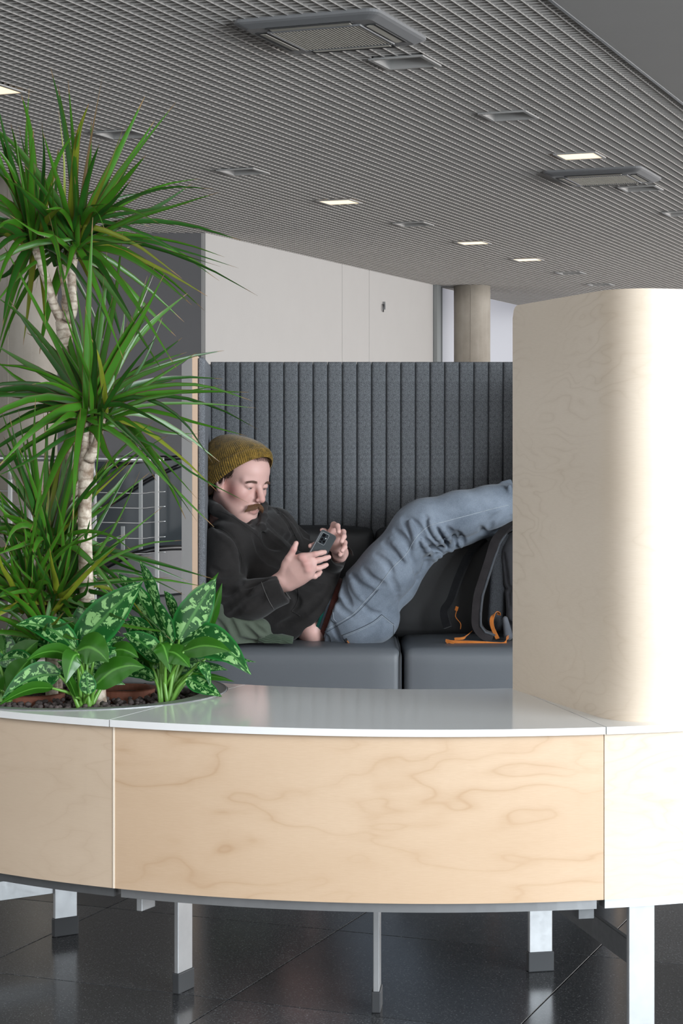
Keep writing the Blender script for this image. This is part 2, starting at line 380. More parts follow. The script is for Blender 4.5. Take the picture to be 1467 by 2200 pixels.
# ceiling cassettes (air conditioning)
def cassette(c, label):
    o = empty('air_conditioning_cassette', (c[0], c[1], CEIL), label, 'air conditioner', 'ceiling air-conditioning cassettes', rz=-A1)
    R = 0.355
    def rr(r, z, cr, n=5):
        out = []
        for q, (sx, sy) in enumerate(((1, 1), (-1, 1), (-1, -1), (1, -1))):
            for k in range(n + 1):
                an = math.pi / 2 * (q + k / n); out.append((sx * (r - cr) + cr * math.cos(an), sy * (r - cr) + cr * math.sin(an), z))
        return out
    loops = [rr(R, 0.004, 0.05), rr(R, -0.012, 0.05), rr(R - 0.012, -0.020, 0.045), rr(0.305, -0.036, 0.03), rr(0.24, -0.0362, 0.02), rr(0.22, -0.0362, 0.02)]
    n = len(loops[0]); V = sum(loops, []); Fc = []
    for i in range(len(loops) - 1):
        for k in range(n): Fc.append((i * n + k, i * n + (k + 1) % n, (i + 1) * n + (k + 1) % n, (i + 1) * n + k))
    Fc.append(tuple((len(loops) - 1) * n + k for k in range(n)))
    mesh('fascia', V, Fc, MAT['ac_plastic'], o, smooth=False, kp=False)
    for q in range(4):                                   # four outlet louvres around the edge
        M = Matrix.Rotation(q * math.pi / 2, 4, 'Z')
        bm = box_bm((0, 0, 0), (0.42, 0.056, 0.004)); bm.transform(M @ Matrix.Translation((0, -0.268, -0.0365)) @ Matrix.Rotation(0.10, 4, 'X')); s = bm_obj('outlet_slot', bm, MAT['ac_dark'], o, kp=False)  # dark plate standing in for the shade inside the slot
        bm = box_bm((0, 0, 0), (0.39, 0.040, 0.004), bevel=0.0015); bm.transform(M @ Matrix.Translation((0, -0.266, -0.0390)) @ Matrix.Rotation(-0.10, 4, 'X')); bm_obj('louvre', bm, MAT['ac_pale'], o, kp=False)
    b = box_bm((0, 0, 0), (0.0065, 0.42, 0.008)); sm = bpy.data.meshes.new('intake_slat'); b.to_mesh(sm); b.free(); sm.materials.append(MAT['ac_pale'])
    gd = box_bm((0, 0, -0.0345), (0.435, 0.435, 0.006)); bm_obj('intake_back', gd, MAT['ac_dark'], o, kp=False)
    for k in range(26):
        s = bpy.data.objects.new('intake_slat', sm); link(s, o); s.location = (-0.206 + k * 0.01648, 0, -0.0385)
    for sx in (-1, 1):
        bm = box_bm((sx * 0.222, 0, -0.0385), (0.014, 0.456, 0.010), bevel=0.003); bm_obj('intake_frame', bm, MAT['ac_plastic'], o, kp=False)
        bm = box_bm((0, sx * 0.222, -0.0385), (0.43, 0.014, 0.010), bevel=0.003); bm_obj('intake_frame', bm, MAT['ac_plastic'], o, kp=False)
cassette(CASS[0], 'large grey air-conditioning cassette nearest the camera, at the top of the ceiling')
cassette(CASS[1], 'smaller looking, farther air-conditioning cassette at the right of the ceiling')
# ================================================================ curved planter bench in front
CX, CY, RO = 0.17, 4.98, 1.50
ZT, ZS, ZP = 0.619, 0.606, 0.306          # top of slab, underside of slab, underside of front panel
HX, HY, HR = -0.548, 4.035, 0.312         # planter hole
def arc(r, th): th = math.radians(th); return CX + r * math.sin(th), CY - r * math.cos(th)   # th>0 to the right
def rin(th):
    if th > -26: return 0.935
    k = min(1, (-26 - th) / 8); k = k * k * (3 - 2 * k); return 0.935 - 0.085 * k
def sector(name, th0, th1, z0, z1, mat, parent, fi, fo, n=24, uv=True):
    V = []; Fc = []; UV = []
    for k in range(n + 1):
        th = th0 + (th1 - th0) * k / n
        for r, z in ((fi(th), z0), (fo(th), z0), (fo(th), z1), (fi(th), z1)):
            x, y = arc(r, th); V.append((x, y, z)); UV.append((math.radians(th) * r, z))
    for k in range(n):
        a, b2 = k * 4, (k + 1) * 4
        for q in range(4): Fc.append((a + q, a + (q + 1) % 4, b2 + (q + 1) % 4, b2 + q))
    Fc.append((3, 2, 1, 0)); e = n * 4; Fc.append((e, e + 1, e + 2, e + 3))
    o = mesh(name, V, Fc, mat, parent, uv=UV)
    bm = bmesh.new(); bm.from_mesh(o.data); bmesh.ops.recalc_face_normals(bm, faces=bm.faces); bm.to_mesh(o.data); bm.free(); return o
SEAM1, SEAM2 = -23.5, 11.75
mods = []
for nm, th0, th1, lb, pm in (('l', -66, SEAM1, 'curved birch bench module at the left, holding the potted plants', 'birch_pale'),
                             ('c', SEAM1, SEAM2, 'middle curved birch bench module with bare white top', 'birch'),
                             ('r', SEAM2, 48, 'curved birch bench module at the right, carrying the tall partition', 'birch_panel')):
    x, y = arc(1.2, (th0 + th1) / 2)
    o = empty('curved_bench', (x, y, 0), lb, 'bench', 'modules of the curved birch bench'); mods.append(o)
    g = 0.045
    top = sector('top_slab', th0 + g, th1 - g, ZS, ZT, MAT['laminate_white'], o, rin, lambda th: RO, 40)
    pan = sector('front_panel', th0 + (0.20 if nm == 'c' else 0.03), th1 - 0.03, ZP, ZS - 0.001, MAT[pm], o, lambda th: RO - 0.032, lambda th: RO - 0.012, 40)
    bp = sector('back_panel', th0 + 0.05, th1 - 0.05, ZP, ZS - 0.001, MAT['birch_pale'], o, lambda th: rin(th) + 0.012, lambda th: rin(th) + 0.030, 24)
    bot = sector('bottom_board', th0 + 0.05, th1 - 0.05, ZP + 0.002, ZP + 0.018, MAT['laminate_grey'], o, lambda th: rin(th) + 0.031, lambda th: RO - 0.034, 24)
    rail = sector('frame_rail', th0 + 0.3, th1 - 0.3, ZP - 0.020, ZP - 0.001, MAT[{'l': 'steel_dark', 'c': 'steel_mid', 'r': 'steel'}[nm]], o, lambda th: RO - 0.075, lambda th: RO - 0.030, 24)  # light fading towards the left is put into darker rail steel
    sector('frame_rail', th0 + 0.3, th1 - 0.3, ZP - 0.020, ZP - 0.001, MAT['steel_dark'], o, lambda th: rin(th) + 0.05, lambda th: rin(th) + 0.09, 16)
    if nm == 'c': sector('edge_strip', th0 + 0.03, th0 + 0.195, ZP, ZS - 0.001, MAT['birch_edge'], o, lambda th: RO - 0.032, lambda th: RO - 0.0112, 1)  # plywood edge at the joint, the light it catches put into a paler colour
    if nm != 'r':
        V, Fc = tube([(HX, HY, 0.2), (HX, HY, 0.8)], HR + 0.0015, 72); cut = mesh('cutter', V, Fc)
        boolean_cut(top, cut)
        V, Fc = tube([(HX, HY, 0.2), (HX, HY, 0.8)], HR + 0.004, 72); cut2 = mesh('cutter', V, Fc)
        boolean_cut(bot, cut2)
        if nm == 'l': boolean_cut(bp, cut2)
        for c_ in (cut, cut2): bpy.data.objects.remove(c_)
def leg(parent, x, y, w, th, ang, top=ZP - 0.020, broken=None):
    """flat steel bar; w along the direction ang (degrees from +x), th across"""
    a = math.radians(ang)
    l = box('leg', (x, y, (top + 0.035) / 2), (w, th, top - 0.035), MAT['steel'], parent, rz=a, bevel=0.0012, seg=1)
    f = box('rubber_foot', (x, y, 0.021), (w + 0.006, th + 0.006, 0.042), MAT['rubber'], None, rz=a, bevel=0.002)
    keep(f, parent); f.parent = l; f.matrix_parent_inverse = Matrix.Identity(4)
    return l
def rad_ang(x, y): return math.degrees(math.atan2(y - CY, x - CX))
for mod, pts in ((mods[0], ((P(140, 0, 4.48).x, 4.48), arc(1.44, -58))), (mods[1], ((P(394, 0, 4.03).x, 4.03), (P(810, 0, 3.9).x, 3.9)))):
    for k, (x, y) in enumerate(pts): leg(mod, x, y, 0.055, 0.010 if k == 0 else 0.012, rad_ang(x, y))
p4 = (P(1160, 0, 4.18).x, 4.18); p5 = (P(1376, 0, 3.585).x, 3.585); d45 = math.degrees(math.atan2(p4[1] - p5[1], p4[0] - p5[0]))
leg(mods[2], *p4, 0.051, 0.012, d45 - 90); leg(mods[2], *p5, 0.050, 0.012, d45 - 90)
def bar(parent, a, b_, z0, z1, th, name='stretcher', mat='steel_dark'):
    a, b_ = Vector((*a, 0)), Vector((*b_, 0)); m = (a + b_) / 2; d = b_ - a
    return box(name, (m.x, m.y, (z0 + z1) / 2), (d.length, th, z1 - z0), MAT[mat], parent, rz=math.atan2(d.y, d.x), bevel=0.001, seg=1)
bar(mods[2], (p5[0] + (p4[0] - p5[0]) * 0.02, p5[1] + 0.01), (p4[0] + 0.0, p4[1] - 0.008), 0.160, 0.206, 0.010)
la = (P(140, 0, 4.48).x, 4.48); lb_ = arc(1.44, -58)
bar(mods[0], (la[0] - 0.015, la[1] + 0.0), lb_, 0.098, 0.142, 0.010, mat='steel')
box('bracket', (*arc(1.42, -22.2), ZP - 0.030), (0.045, 0.012, 0.040), MAT['steel'], mods[1], rz=math.radians(62), bevel=0.001)
box('bracket', (*arc(1.43, 11.0), ZP - 0.022), (0.030, 0.030, 0.044), MAT['steel_dark'], mods[2], rz=0.2, bevel=0.001)

# ================================================================ tall birch partition standing on the bench
pa = np.array((0.354, 4.045)); pb = np.array((0.505, 3.552)); rc = 0.095
def arcR(r, th): return np.array(arc(r, th))
RP = 1.462
path = [pa + (pb - pa) * k for k in (0, 0.012, 0.025, 0.04, 0.06, 0.1, 0.3, 0.55)]
# fillet between the straight side and the arc RP
d1 = (pb - pa) / np.linalg.norm(pb - pa)
start = pb - d1 * rc * 1.05
th_e = math.degrees(math.atan2(0.505 + rc * 0.80 - CX, math.sqrt(max(RP ** 2 - (0.505 + rc * 0.80 - CX) ** 2, 0))))
end = arcR(RP, th_e); tan_e = np.array((math.cos(math.radians(th_e)), math.sin(math.radians(th_e))))
den = d1[0] * tan_e[1] - d1[1] * tan_e[0]
q = end - start; s_ = (q[0] * tan_e[1] - q[1] * tan_e[0]) / den; ctrl = start + d1 * s_
for k in np.linspace(0, 1, 14):
    c1 = start + (ctrl - start) * 0.62; c2 = end + (ctrl - end) * 0.62
    path.append((1 - k) ** 3 * start + 3 * (1 - k) ** 2 * k * c1 + 3 * (1 - k) * k * k * c2 + k ** 3 * end)
for th in np.linspace(th_e, 47, 14)[1:]: path.append(arcR(RP, th))
path = np.array(path); ZPT = 1.412; PT = 0.04; CR = 0.026
seg = np.r_[0, np.cumsum(np.linalg.norm(np.diff(path, axis=0), axis=1))]
tang = np.gradient(path, axis=0); tang /= np.linalg.norm(tang, axis=1)[:, None]
nrm = np.stack([-tang[:, 1], tang[:, 0]], 1)               # towards the back
V = []; UV = []; Fc = []
for i in range(len(path)):
    s = seg[i]; zt = ZPT if s >= CR else ZPT - CR + math.sqrt(max(CR * CR - (CR - s) ** 2, 0))
    for off, z in ((0, ZT), (0, zt), (PT, zt), (PT, ZT)):
        pt = path[i] + nrm[i] * off; V.append((pt[0], pt[1], z)); UV.append((s, z))
for i in range(len(path) - 1):
    for k in range(4): Fc.append((i * 4 + k, i * 4 + (k + 1) % 4, i * 4 + 4 + (k + 1) % 4, i * 4 + 4 + k))
Fc.append((3, 2, 1, 0)); e = (len(path) - 1) * 4; Fc.append((e, e + 1, e + 2, e + 3))
part = empty('booth_partition', (0.75, 3.66, ZT), 'tall pale birch partition with rounded corner standing on the bench', 'partition')
po = mesh('curved_panel', V, Fc, MAT['birch_panel'], part, smooth=True, uv=UV)
bm = bmesh.new(); bm.from_mesh(po.data); bmesh.ops.recalc_face_normals(bm, faces=bm.faces)
for e_ in bm.edges:
    if len(e_.link_faces) == 2 and e_.calc_face_angle(0) > 0.7: e_.smooth = False
bm.to_mesh(po.data); bm.free()

# ================================================================ booth sofa
SF = 6.50                      # depth of the seat front
sofa = empty('booth_sofa', (0.2, 6.8, 0), 'high backed booth sofa with grey vinyl seat and channelled charcoal felt back', 'sofa')
def cushion(name, c, s, mat, bevel, puff=0.012):
    bm = bmesh.new(); bmesh.ops.create_cube(bm, size=1.0)
    for v in bm.verts: v.co = Vector((v.co.x * s[0], v.co.y * s[1], v.co.z * s[2]))
    bmesh.ops.bevel(bm, geom=bm.edges[:], offset=bevel, segments=4, profile=0.5, affect='EDGES')
    bmesh.ops.subdivide_edges(bm, edges=[e for e in bm.edges if e.calc_length() > 0.12], cuts=7, use_grid_fill=True)
    for v in bm.verts:
        x, y, z = v.co.x / s[0] * 2, v.co.y / s[1] * 2, v.co.z / s[2] * 2
        k = max(0, (1 - x ** 4)) * max(0, 1 - z ** 4); v.co.y += math.copysign(puff * 0.5 * k, y) if abs(y) > 0.8 else 0
        k = max(0, (1 - x ** 4)) * max(0, 1 - y ** 4); v.co.z += math.copysign(puff * k, z) if abs(z) > 0.8 else 0
    bm.transform(Matrix.Translation(c)); return bm_obj(name, bm, mat, sofa, True)
XS = 0.205
cushion('seat_cushion', ((-0.462 + XS) / 2 - 0.002, SF + 0.25, 0.315), (XS + 0.462 - 0.004, 0.5, 0.25), MAT['leather'], 0.028)
cushion('seat_cushion', ((0.87 + XS) / 2 + 0.002, SF + 0.25, 0.315), (0.87 - XS - 0.004, 0.5, 0.25), MAT['leather'], 0.028)
for x in (XS - 0.010, ):
    tube_obj('seam', [(x, SF + 0.45, 0.4425), (x, SF + 0.06, 0.4445), (x, SF + 0.020, 0.436), (x, SF + 0.0015, 0.412), (x, SF - 0.0005, 0.30), (x, SF + 0.001, 0.22)], 0.0022, MAT['leather_black'], sofa, 6)
box('plinth', (XS, SF + 0.30, 0.095), (1.26, 0.50, 0.17), MAT['leather_black'], sofa, bevel=0.004)
XB = 0.119
cushion('back_cushion', ((-0.474 + XB) / 2, 7.005, 0.625), (XB + 0.474 - 0.004, 0.115, 0.385), MAT['leather_black'], 0.03)
cushion('back_cushion', ((0.87 + XB) / 2, 7.005, 0.625), (0.87 - XB - 0.004, 0.115, 0.385), MAT['leather_black'], 0.03)
YB = 7.075; CW = 0.0529; ZTOP = 1.417
nc = 26
# one softly rounded felt channel, copied along the back
V = []; Fc = []; prof = []
for k in range(15):
    a = math.sin(math.pi / 2 * (-1 + 2 * k / 14)); prof.append((a * (CW / 2 - 0.0006), -0.011 * (1 - abs(a) ** 7)))
zs = [(0.40, 1.0), (ZTOP - 0.014, 1.0), (ZTOP - 0.004, 0.75), (ZTOP, 0.3)]
for z, k in zs:
    for (x, y) in prof: V.append((x, y * k if k < 1 else y, z))
    V += [(prof[-1][0], 0.03, z), (prof[0][0], 0.03, z)]
m = len(prof) + 2
for i in range(len(zs) - 1):
    for k in range(m): Fc.append((i * m + k, i * m + (k + 1) % m, (i + 1) * m + (k + 1) % m, (i + 1) * m + k))
Fc.append(tuple((len(zs) - 1) * m + k for k in range(m))); Fc.append(tuple(range(m))[::-1])
ch0 = mesh('felt_channel', V, Fc, MAT['felt'], None, smooth=True)
for k in range(nc):
    o = ch0 if k == 0 else bpy.data.objects.new('felt_channel', ch0.data)
    if k: link(o)
    o.location = (-0.474 + (k + 0.5) * CW, YB, 0); keep(o, sofa)
box('back_shell', (0.205, YB + 0.05, 0.70), (1.44, 0.035, 1.42), MAT['laminate_grey'], sofa, bevel=0.003)
# left wing: felt pad, plywood edge, grey laminate outer face (slightly splayed)
def prism(name, foot, z0, z1, mat, topcut=None):
    n = len(foot); V = [(x, y, z0) for x, y in foot] + [(x, y, z1) for x, y in foot]
    Fc = [tuple(range(n))[::-1], tuple(range(n, 2 * n))] + [(k, (k + 1) % n, n + (k + 1) % n, n + k) for k in range(n)]
    bm = bmesh.new(); vs = [bm.verts.new(v) for v in V]
    for f in Fc: bm.faces.new([vs[i] for i in f])
    if topcut:
        ed = [e for e in bm.edges if all(v.co.z > z1 - 1e-4 for v in e.verts)] + [e for e in bm.edges if all(v.co.y < foot[0][1] + 0.002 for v in e.verts) and abs(e.verts[0].co.z - e.verts[1].co.z) > 0.1]
        bmesh.ops.bevel(bm, geom=ed, offset=topcut, segments=3, profile=0.5, affect='EDGES')
    return bm_obj(name, bm, mat, sofa, False)
yf = 6.40; m_ = 6.40 / F
xf = lambda px, D: (px - XC) * D / F
prism('wing_felt_pad', [(xf(425, yf), yf), (xf(440.5, yf), yf), (xf(452.5, YB), YB + 0.02), (xf(437, YB), YB + 0.02)], 0.10, 1.405, MAT['felt_light'], 0.008)
prism('wing_plywood', [(xf(413, yf), yf - 0.004), (xf(424.6, yf), yf - 0.004), (xf(436.5, YB), YB + 0.066), (xf(400, YB), YB + 0.066)], 0.0, 1.411, MAT['plyedge'])
prism('wing_outer_face', [(xf(412.8, yf), yf - 0.003), (xf(399.8, YB), YB + 0.066), (xf(387, YB), YB + 0.066)], 0.0, 1.410, MAT['wing_laminate'])
prism('wing_felt_pad', [(0.858, yf), (0.90, yf), (0.93, YB + 0.02), (0.888, YB + 0.02)], 0.10, 1.405, MAT['felt_light'], 0.008)
prism('wing_plywood', [(0.901, yf - 0.004), (0.918, yf - 0.004), (0.97, YB + 0.066), (0.931, YB + 0.066)], 0.0, 1.411, MAT['plyedge'])
# ================================================================ signed-distance modelling (bodies, cloth)
class Sdf:
    """ordered list of primitives blended by smooth union / subtraction"""
    def __init__(s): s.pr = []
    def add(s, fn, c, r, k=0.01, op=0): s.pr.append((fn, np.array(c, float), float(r), k, op))
    def sph(s, c, r, k=0.01, op=0):
        c = np.array(c, float); s.add(lambda p: np.sqrt(((p - c) ** 2).sum(1)) - r, c, r, k, op)
    def ell(s, c, r, R=None, k=0.01, op=0):
        c = np.array(c, float); r = np.array(r, float); M = np.eye(3) if R is None else np.array(R, float)   # rows of R = local axes
        def fn(p):
            q = (p - c) @ M.T; k0 = np.sqrt(((q / r) ** 2).sum(1)); k1 = np.sqrt(((q / (r * r)) ** 2).sum(1)) + 1e-9
            return k0 * (k0 - 1.0) / k1
        s.add(fn, c, r.max(), k, op)
    def cone(s, a, b, ra, rb, k=0.01, op=0, flat=None, fk=1.0):
        """tapered capsule; flat = direction along which it is thinned by factor fk"""
        a = np.array(a, float); b = np.array(b, float); ba = b - a; L2 = (ba * ba).sum() + 1e-12
        fv = None if flat is None else np.array(flat, float) / np.linalg.norm(flat)
        def fn(p):
            pa = p - a; h = np.clip(pa @ ba / L2, 0, 1); q = pa - h[:, None] * ba
            if fv is not None: q = q + (q @ fv)[:, None] * fv * (1.0 / fk - 1.0)
            d = np.sqrt((q * q).sum(1)) - (ra + (rb - ra) * h)
            return d if fv is None else d * (0.5 + 0.5 * fk)
        s.add(fn, (a + b) / 2, np.sqrt(L2) / 2 + max(ra, rb), k, op)
    def chain(s, pts, rad, k=0.01, op=0, **kw):
        for i in range(len(pts) - 1): s.cone(pts[i], pts[i + 1], rad[i], rad[i + 1], k, op, **kw)
    def ev(s, p, idx=None):
        d = None
        for i in (range(len(s.pr)) if idx is None else idx):
            fn, c, r, k, op = s.pr[i]
            if op == 0:
                e = fn(p)
                if d is None: d = e; continue
                h = np.maximum(k - np.abs(d - e), 0) / k; d = np.minimum(d, e) - h * h * k * 0.25
            else:
                if d is None: continue
                e = -fn(p); h = np.maximum(k - np.abs(d - e), 0) / k; d = np.maximum(d, e) + h * h * k * 0.25
        return np.full(len(p), 9.0) if d is None else d
    def freeze(s): s.nb = len(s.pr)                        # folds are measured on the form as it is now
    def march(s, xy, d0=6.1, d1=7.3):
        """first hits of the sight lines of picture points: points on the visible side of the form"""
        xy = np.asarray(xy, float); o = np.array((0, 0, HC)); v = np.stack([(xy[:, 0] - XC) / F, np.ones(len(xy)), -(xy[:, 1] - YH) / F], 1); t = np.full(len(xy), d0)
        idx = range(getattr(s, 'nb', len(s.pr)))
        for _ in range(46):
            d = s.ev(o + v * t[:, None], idx); t = t + np.maximum(d, 0) * 0.85
            if (d < 0.0005).all() or (t > d1).all(): break
        p = o + v * t[:, None]; ok = (t < d1) & (s.ev(p, idx) < 0.004); return p[ok]
    def crease(s, pts, r=0.007, depth=0.006, k=0.012, taper=True, op=1, n=7):
        """a soft fold pressed in (op 1) or raised (op 0) along picture points lying on the surface"""
        hit = s.march(smooth_path(pts, n)); m = len(hit)
        if m < 2: return
        idx = range(s.nb); e = 0.0012
        g = np.stack([s.ev(hit + dv, idx) - s.ev(hit - dv, idx) for dv in np.eye(3) * e], 1); g /= np.linalg.norm(g, axis=1)[:, None] + 1e-9
        w = np.sin(math.pi * (np.arange(m) + 0.6) / (m + 0.2)) ** 0.6 if taper else np.ones(m)
        rr = r * (0.35 + 0.65 * w); off = (rr - depth * w) * (1 if op == 1 else -1); c = hit + g * off[:, None]
        for i in range(m - 1): s.cone(c[i], c[i + 1], rr[i], rr[i + 1], k, op)
    def mesh(s, lo, hi, h, B=16, reach=0.05):
        lo = np.array(lo, float); n = np.ceil((np.array(hi) - lo) / h / B).astype(int); N = n * B + 1
        A = np.full(N, 1.0, np.float32); C = np.array([q[1] for q in s.pr]); Rr = np.array([q[2] for q in s.pr]); half = B * h * 0.87; RE = np.array([reach if (q[4] == 0 and q[3] > 0.0125) else q[3] + 0.004 for q in s.pr])
        g = np.arange(B + 1); off = np.stack(np.meshgrid(g, g, g, indexing='ij'), -1).reshape(-1, 3) * h
        for bi in range(n[0]):
            for bj in range(n[1]):
                for bk in range(n[2]):
                    b0 = lo + np.array((bi, bj, bk)) * B * h; cc = b0 + B * h / 2
                    idx = np.nonzero(np.sqrt(((C - cc) ** 2).sum(1)) - Rr < half + RE)[0]
                    sl = (slice(bi * B, bi * B + B + 1), slice(bj * B, bj * B + B + 1), slice(bk * B, bk * B + B + 1))
                    if len(idx) == 0: continue
                    dc = s.ev(cc[None], idx)[0]
                    if abs(dc) > half * 1.5 + 0.012: A[sl] = np.sign(dc); continue
                    A[sl] = s.ev(b0 + off, idx).reshape(B + 1, B + 1, B + 1)
        return surface_nets(A, lo, h)
def surface_nets(A, lo, h):
    S_ = A < 0; c = [S_[i:S_.shape[0] - 1 + i, j:S_.shape[1] - 1 + j, k:S_.shape[2] - 1 + k] for i in (0, 1) for j in (0, 1) for k in (0, 1)]
    cnt = sum(x.astype(np.int8) for x in c); I = np.argwhere((cnt > 0) & (cnt < 8))
    vid = np.full(cnt.shape, -1, np.int32); vid[tuple(I.T)] = np.arange(len(I))
    cor = np.array([(i, j, k) for i in (0, 1) for j in (0, 1) for k in (0, 1)]); val = np.stack([A[tuple((I + o).T)] for o in cor], 1)
    acc = np.zeros((len(I), 3)); num = np.zeros(len(I))
    for a in range(8):
        for b in range(a + 1, 8):
            if np.abs(cor[a] - cor[b]).sum() != 1: continue
            va, vb = val[:, a], val[:, b]; m = (va < 0) != (vb < 0); t = np.where(m, va / np.where(m, va - vb, 1), 0)
            acc += np.where(m[:, None], cor[a] + t[:, None] * (cor[b] - cor[a]), 0); num += m
    V = lo + (I + acc / num[:, None]) * h; Fs = []
    for ax in range(3):
        o1, o2 = [(1, 2), (2, 0), (0, 1)][ax]; sl0 = [slice(None)] * 3; sl1 = [slice(None)] * 3; sl0[ax] = slice(0, -1); sl1[ax] = slice(1, None)
        a, b = S_[tuple(sl0)], S_[tuple(sl1)]; E = np.argwhere(a != b)
        E = E[(E[:, o1] > 0) & (E[:, o2] > 0) & (E[:, o1] < vid.shape[o1]) & (E[:, o2] < vid.shape[o2])]
        d1 = np.zeros(3, int); d1[o1] = 1; d2 = np.zeros(3, int); d2[o2] = 1
        q = np.stack([vid[tuple((E - d1 - d2).T)], vid[tuple((E - d2).T)], vid[tuple(E.T)], vid[tuple((E - d1).T)]], 1)
        fl = a[tuple(E.T)]; q[~fl] = q[~fl][:, ::-1]; Fs.append(q)
    return V, np.concatenate(Fs)
def np_mesh(name, V, Fq, mat, parent=None, colors=None):
    me = bpy.data.meshes.new(name); nq = len(Fq); k = Fq.shape[1]
    me.vertices.add(len(V)); me.vertices.foreach_set('co', np.asarray(V, np.float32).ravel())
    me.loops.add(nq * k); me.loops.foreach_set('vertex_index', Fq.astype(np.int32).ravel())
    me.polygons.add(nq); me.polygons.foreach_set('loop_start', np.arange(nq, dtype=np.int32) * k)
    me.update(calc_edges=True); me.validate()
    me.polygons.foreach_set('use_smooth', np.ones(len(me.polygons), bool))
    if colors is not None:
        ca = me.color_attributes.new('tint', 'FLOAT_COLOR', 'POINT'); ca.data.foreach_set('color', np.c_[colors, np.ones(len(colors))].astype(np.float32).ravel())
    if mat: me.materials.append(mat)
    o = bpy.data.objects.new(name, me); link(o)
    if parent is not None: keep(o, parent)
    return o
def relax(V, Fq, it=1, k=0.5):
    E = np.concatenate([Fq[:, [0, 1]], Fq[:, [1, 2]], Fq[:, [2, 3]], Fq[:, [3, 0]]])
    for _ in range(it):
        acc = np.zeros_like(V); n = np.zeros(len(V))
        for a, b in ((0, 1), (1, 0)):
            for ax in range(3): acc[:, ax] += np.bincount(E[:, a], V[E[:, b], ax], len(V))
            n += np.bincount(E[:, a], minlength=len(V))
        V = V + k * (acc / np.maximum(n, 1)[:, None] - V)
    return V
pv = lambda x, y, D: np.array(P(x, y, D))

# ---------------------------------------------------------------- materials of the man and his things
def tint_mat(key, rough, bump=None, sss=0.0, spec=0.4):
    t = NT(key); a = t.n('ShaderNodeAttribute', attribute_name='tint'); v = t.coord('Object'); n = t.noise(v, 90, 4, 0.6)
    t.set(t.mix(t.math('MULTIPLY', n, 0.18), a.outputs['Color'], (0.55, 0.27, 0.21)), rough, Specular_IOR_Level=spec)
    if sss: t.set(None, Subsurface_Weight=sss, Subsurface_Scale=0.006); t.b.inputs['Subsurface Radius'].default_value = (1.0, 0.35, 0.2)
    if bump: t.bump(t.noise(v, bump, 3, 0.6), 0.12, 0.001)
    MAT[key] = t.m
tint_mat('skin', 0.48, 500, 0.12)
def cloth(key, a, b, fine=900, rough=0.9, big=14, bstr=0.3):
    t = NT(key); v = t.coord('Object'); n = t.noise(v, fine, 2, 0.7); n2 = t.noise(v, big, 5, 0.6)
    f = t.math('ADD', t.math('MULTIPLY', n, 0.45), t.math('MULTIPLY', n2, 0.55))
    t.set(t.ramp(f, [(0.35, a), (0.65, b)]), rough, Specular_IOR_Level=0.15, Sheen_Weight=0.15); t.bump(t.math('ADD', t.math('MULTIPLY', n, 0.25), t.noise(v, 45, 4, 0.6)), bstr, 0.003); MAT[key] = t.m
cloth('hoodie', (0.020, 0.0182, 0.0178), (0.039, 0.0355, 0.0345))
cloth('hoodie_trim', (0.020, 0.0185, 0.018), (0.040, 0.037, 0.036))
cloth('stitch', (0.10, 0.095, 0.09), (0.16, 0.15, 0.145))
cloth('denim', (0.100, 0.122, 0.155), (0.270, 0.312, 0.372), 700, 0.85, 8)
cloth('denim_dark', (0.042, 0.052, 0.066), (0.085, 0.100, 0.120), 700, 0.85, 12)
cloth('denim_stitch', (0.24, 0.27, 0.32), (0.44, 0.48, 0.52), 1500, 0.85, 60)
cloth('olive', (0.075, 0.094, 0.070), (0.130, 0.155, 0.116), 900, 0.85, 9)
cloth('olive_rib', (0.042, 0.062, 0.042), (0.082, 0.108, 0.076), 900, 0.9, 30)
cloth('teal', (0.004, 0.07, 0.055), (0.008, 0.11, 0.085))
cloth('belt', (0.075, 0.022, 0.018), (0.13, 0.045, 0.035), 300, 0.5)
simple('hair', (0.045, 0.025, 0.016), 0.55); simple('moustache', (0.20, 0.10, 0.05), 0.6); simple('brow_hair', (0.12, 0.065, 0.045), 0.7)
simple('eye_white', (0.62, 0.58, 0.55), 0.2); simple('iris', (0.015, 0.012, 0.01), 0.15)
simple('tag_leather', (0.02, 0.02, 0.022), 0.5); simple('tag_orange', (0.55, 0.20, 0.05), 0.5)

person = empty('person', (0.02, 6.72, 0.45), 'person in mustard beanie, charcoal hoodie and grey jeans lounging on the sofa with a phone', 'person')
# head frame: f towards the face, l to his left (away from the camera), u up
fh = math.radians(47); pt = math.radians(15)
Hf = np.array((math.sin(fh) * math.cos(pt), -math.cos(fh) * math.cos(pt), -math.sin(pt)))
Hu = np.array((math.sin(fh) * math.sin(pt), -math.cos(fh) * math.sin(pt), math.cos(pt)))
Hl = np.cross(Hu, Hf)
rl = math.radians(-3); Hl, Hu = Hl * math.cos(rl) + Hu * math.sin(rl), Hu * math.cos(rl) - Hl * math.sin(rl)
HO = pv(514, 1028, 6.735); HS = 1.04
def hd(a, b, c): return HO + HS * (Hf * a + Hl * b + Hu * c)
HR_ = np.stack([Hf, Hl, Hu])
body = Sdf()
def hs(c, r, k=0.012, op=0): body.sph(hd(*c), r * HS, k, op)
def he(c, r, k=0.012, op=0, R=HR_): body.ell(hd(*c), np.array(r) * HS, R, k, op)
def hc(a, b, ra, rb, k=0.01, op=0): body.cone(hd(*a), hd(*b), ra * HS, rb * HS, k, op)
he((-0.006, 0, 0.034), (0.100, 0.077, 0.088), 0.02)
he((0.046, 0, 0.040), (0.054, 0.060, 0.052), 0.03)                # forehead
he((0.030, 0, -0.050), (0.062, 0.056, 0.068), 0.03)               # lower face
hc((0.070, 0, -0.098), (0.078, 0, -0.106), 0.024, 0.019, 0.02)    # chin
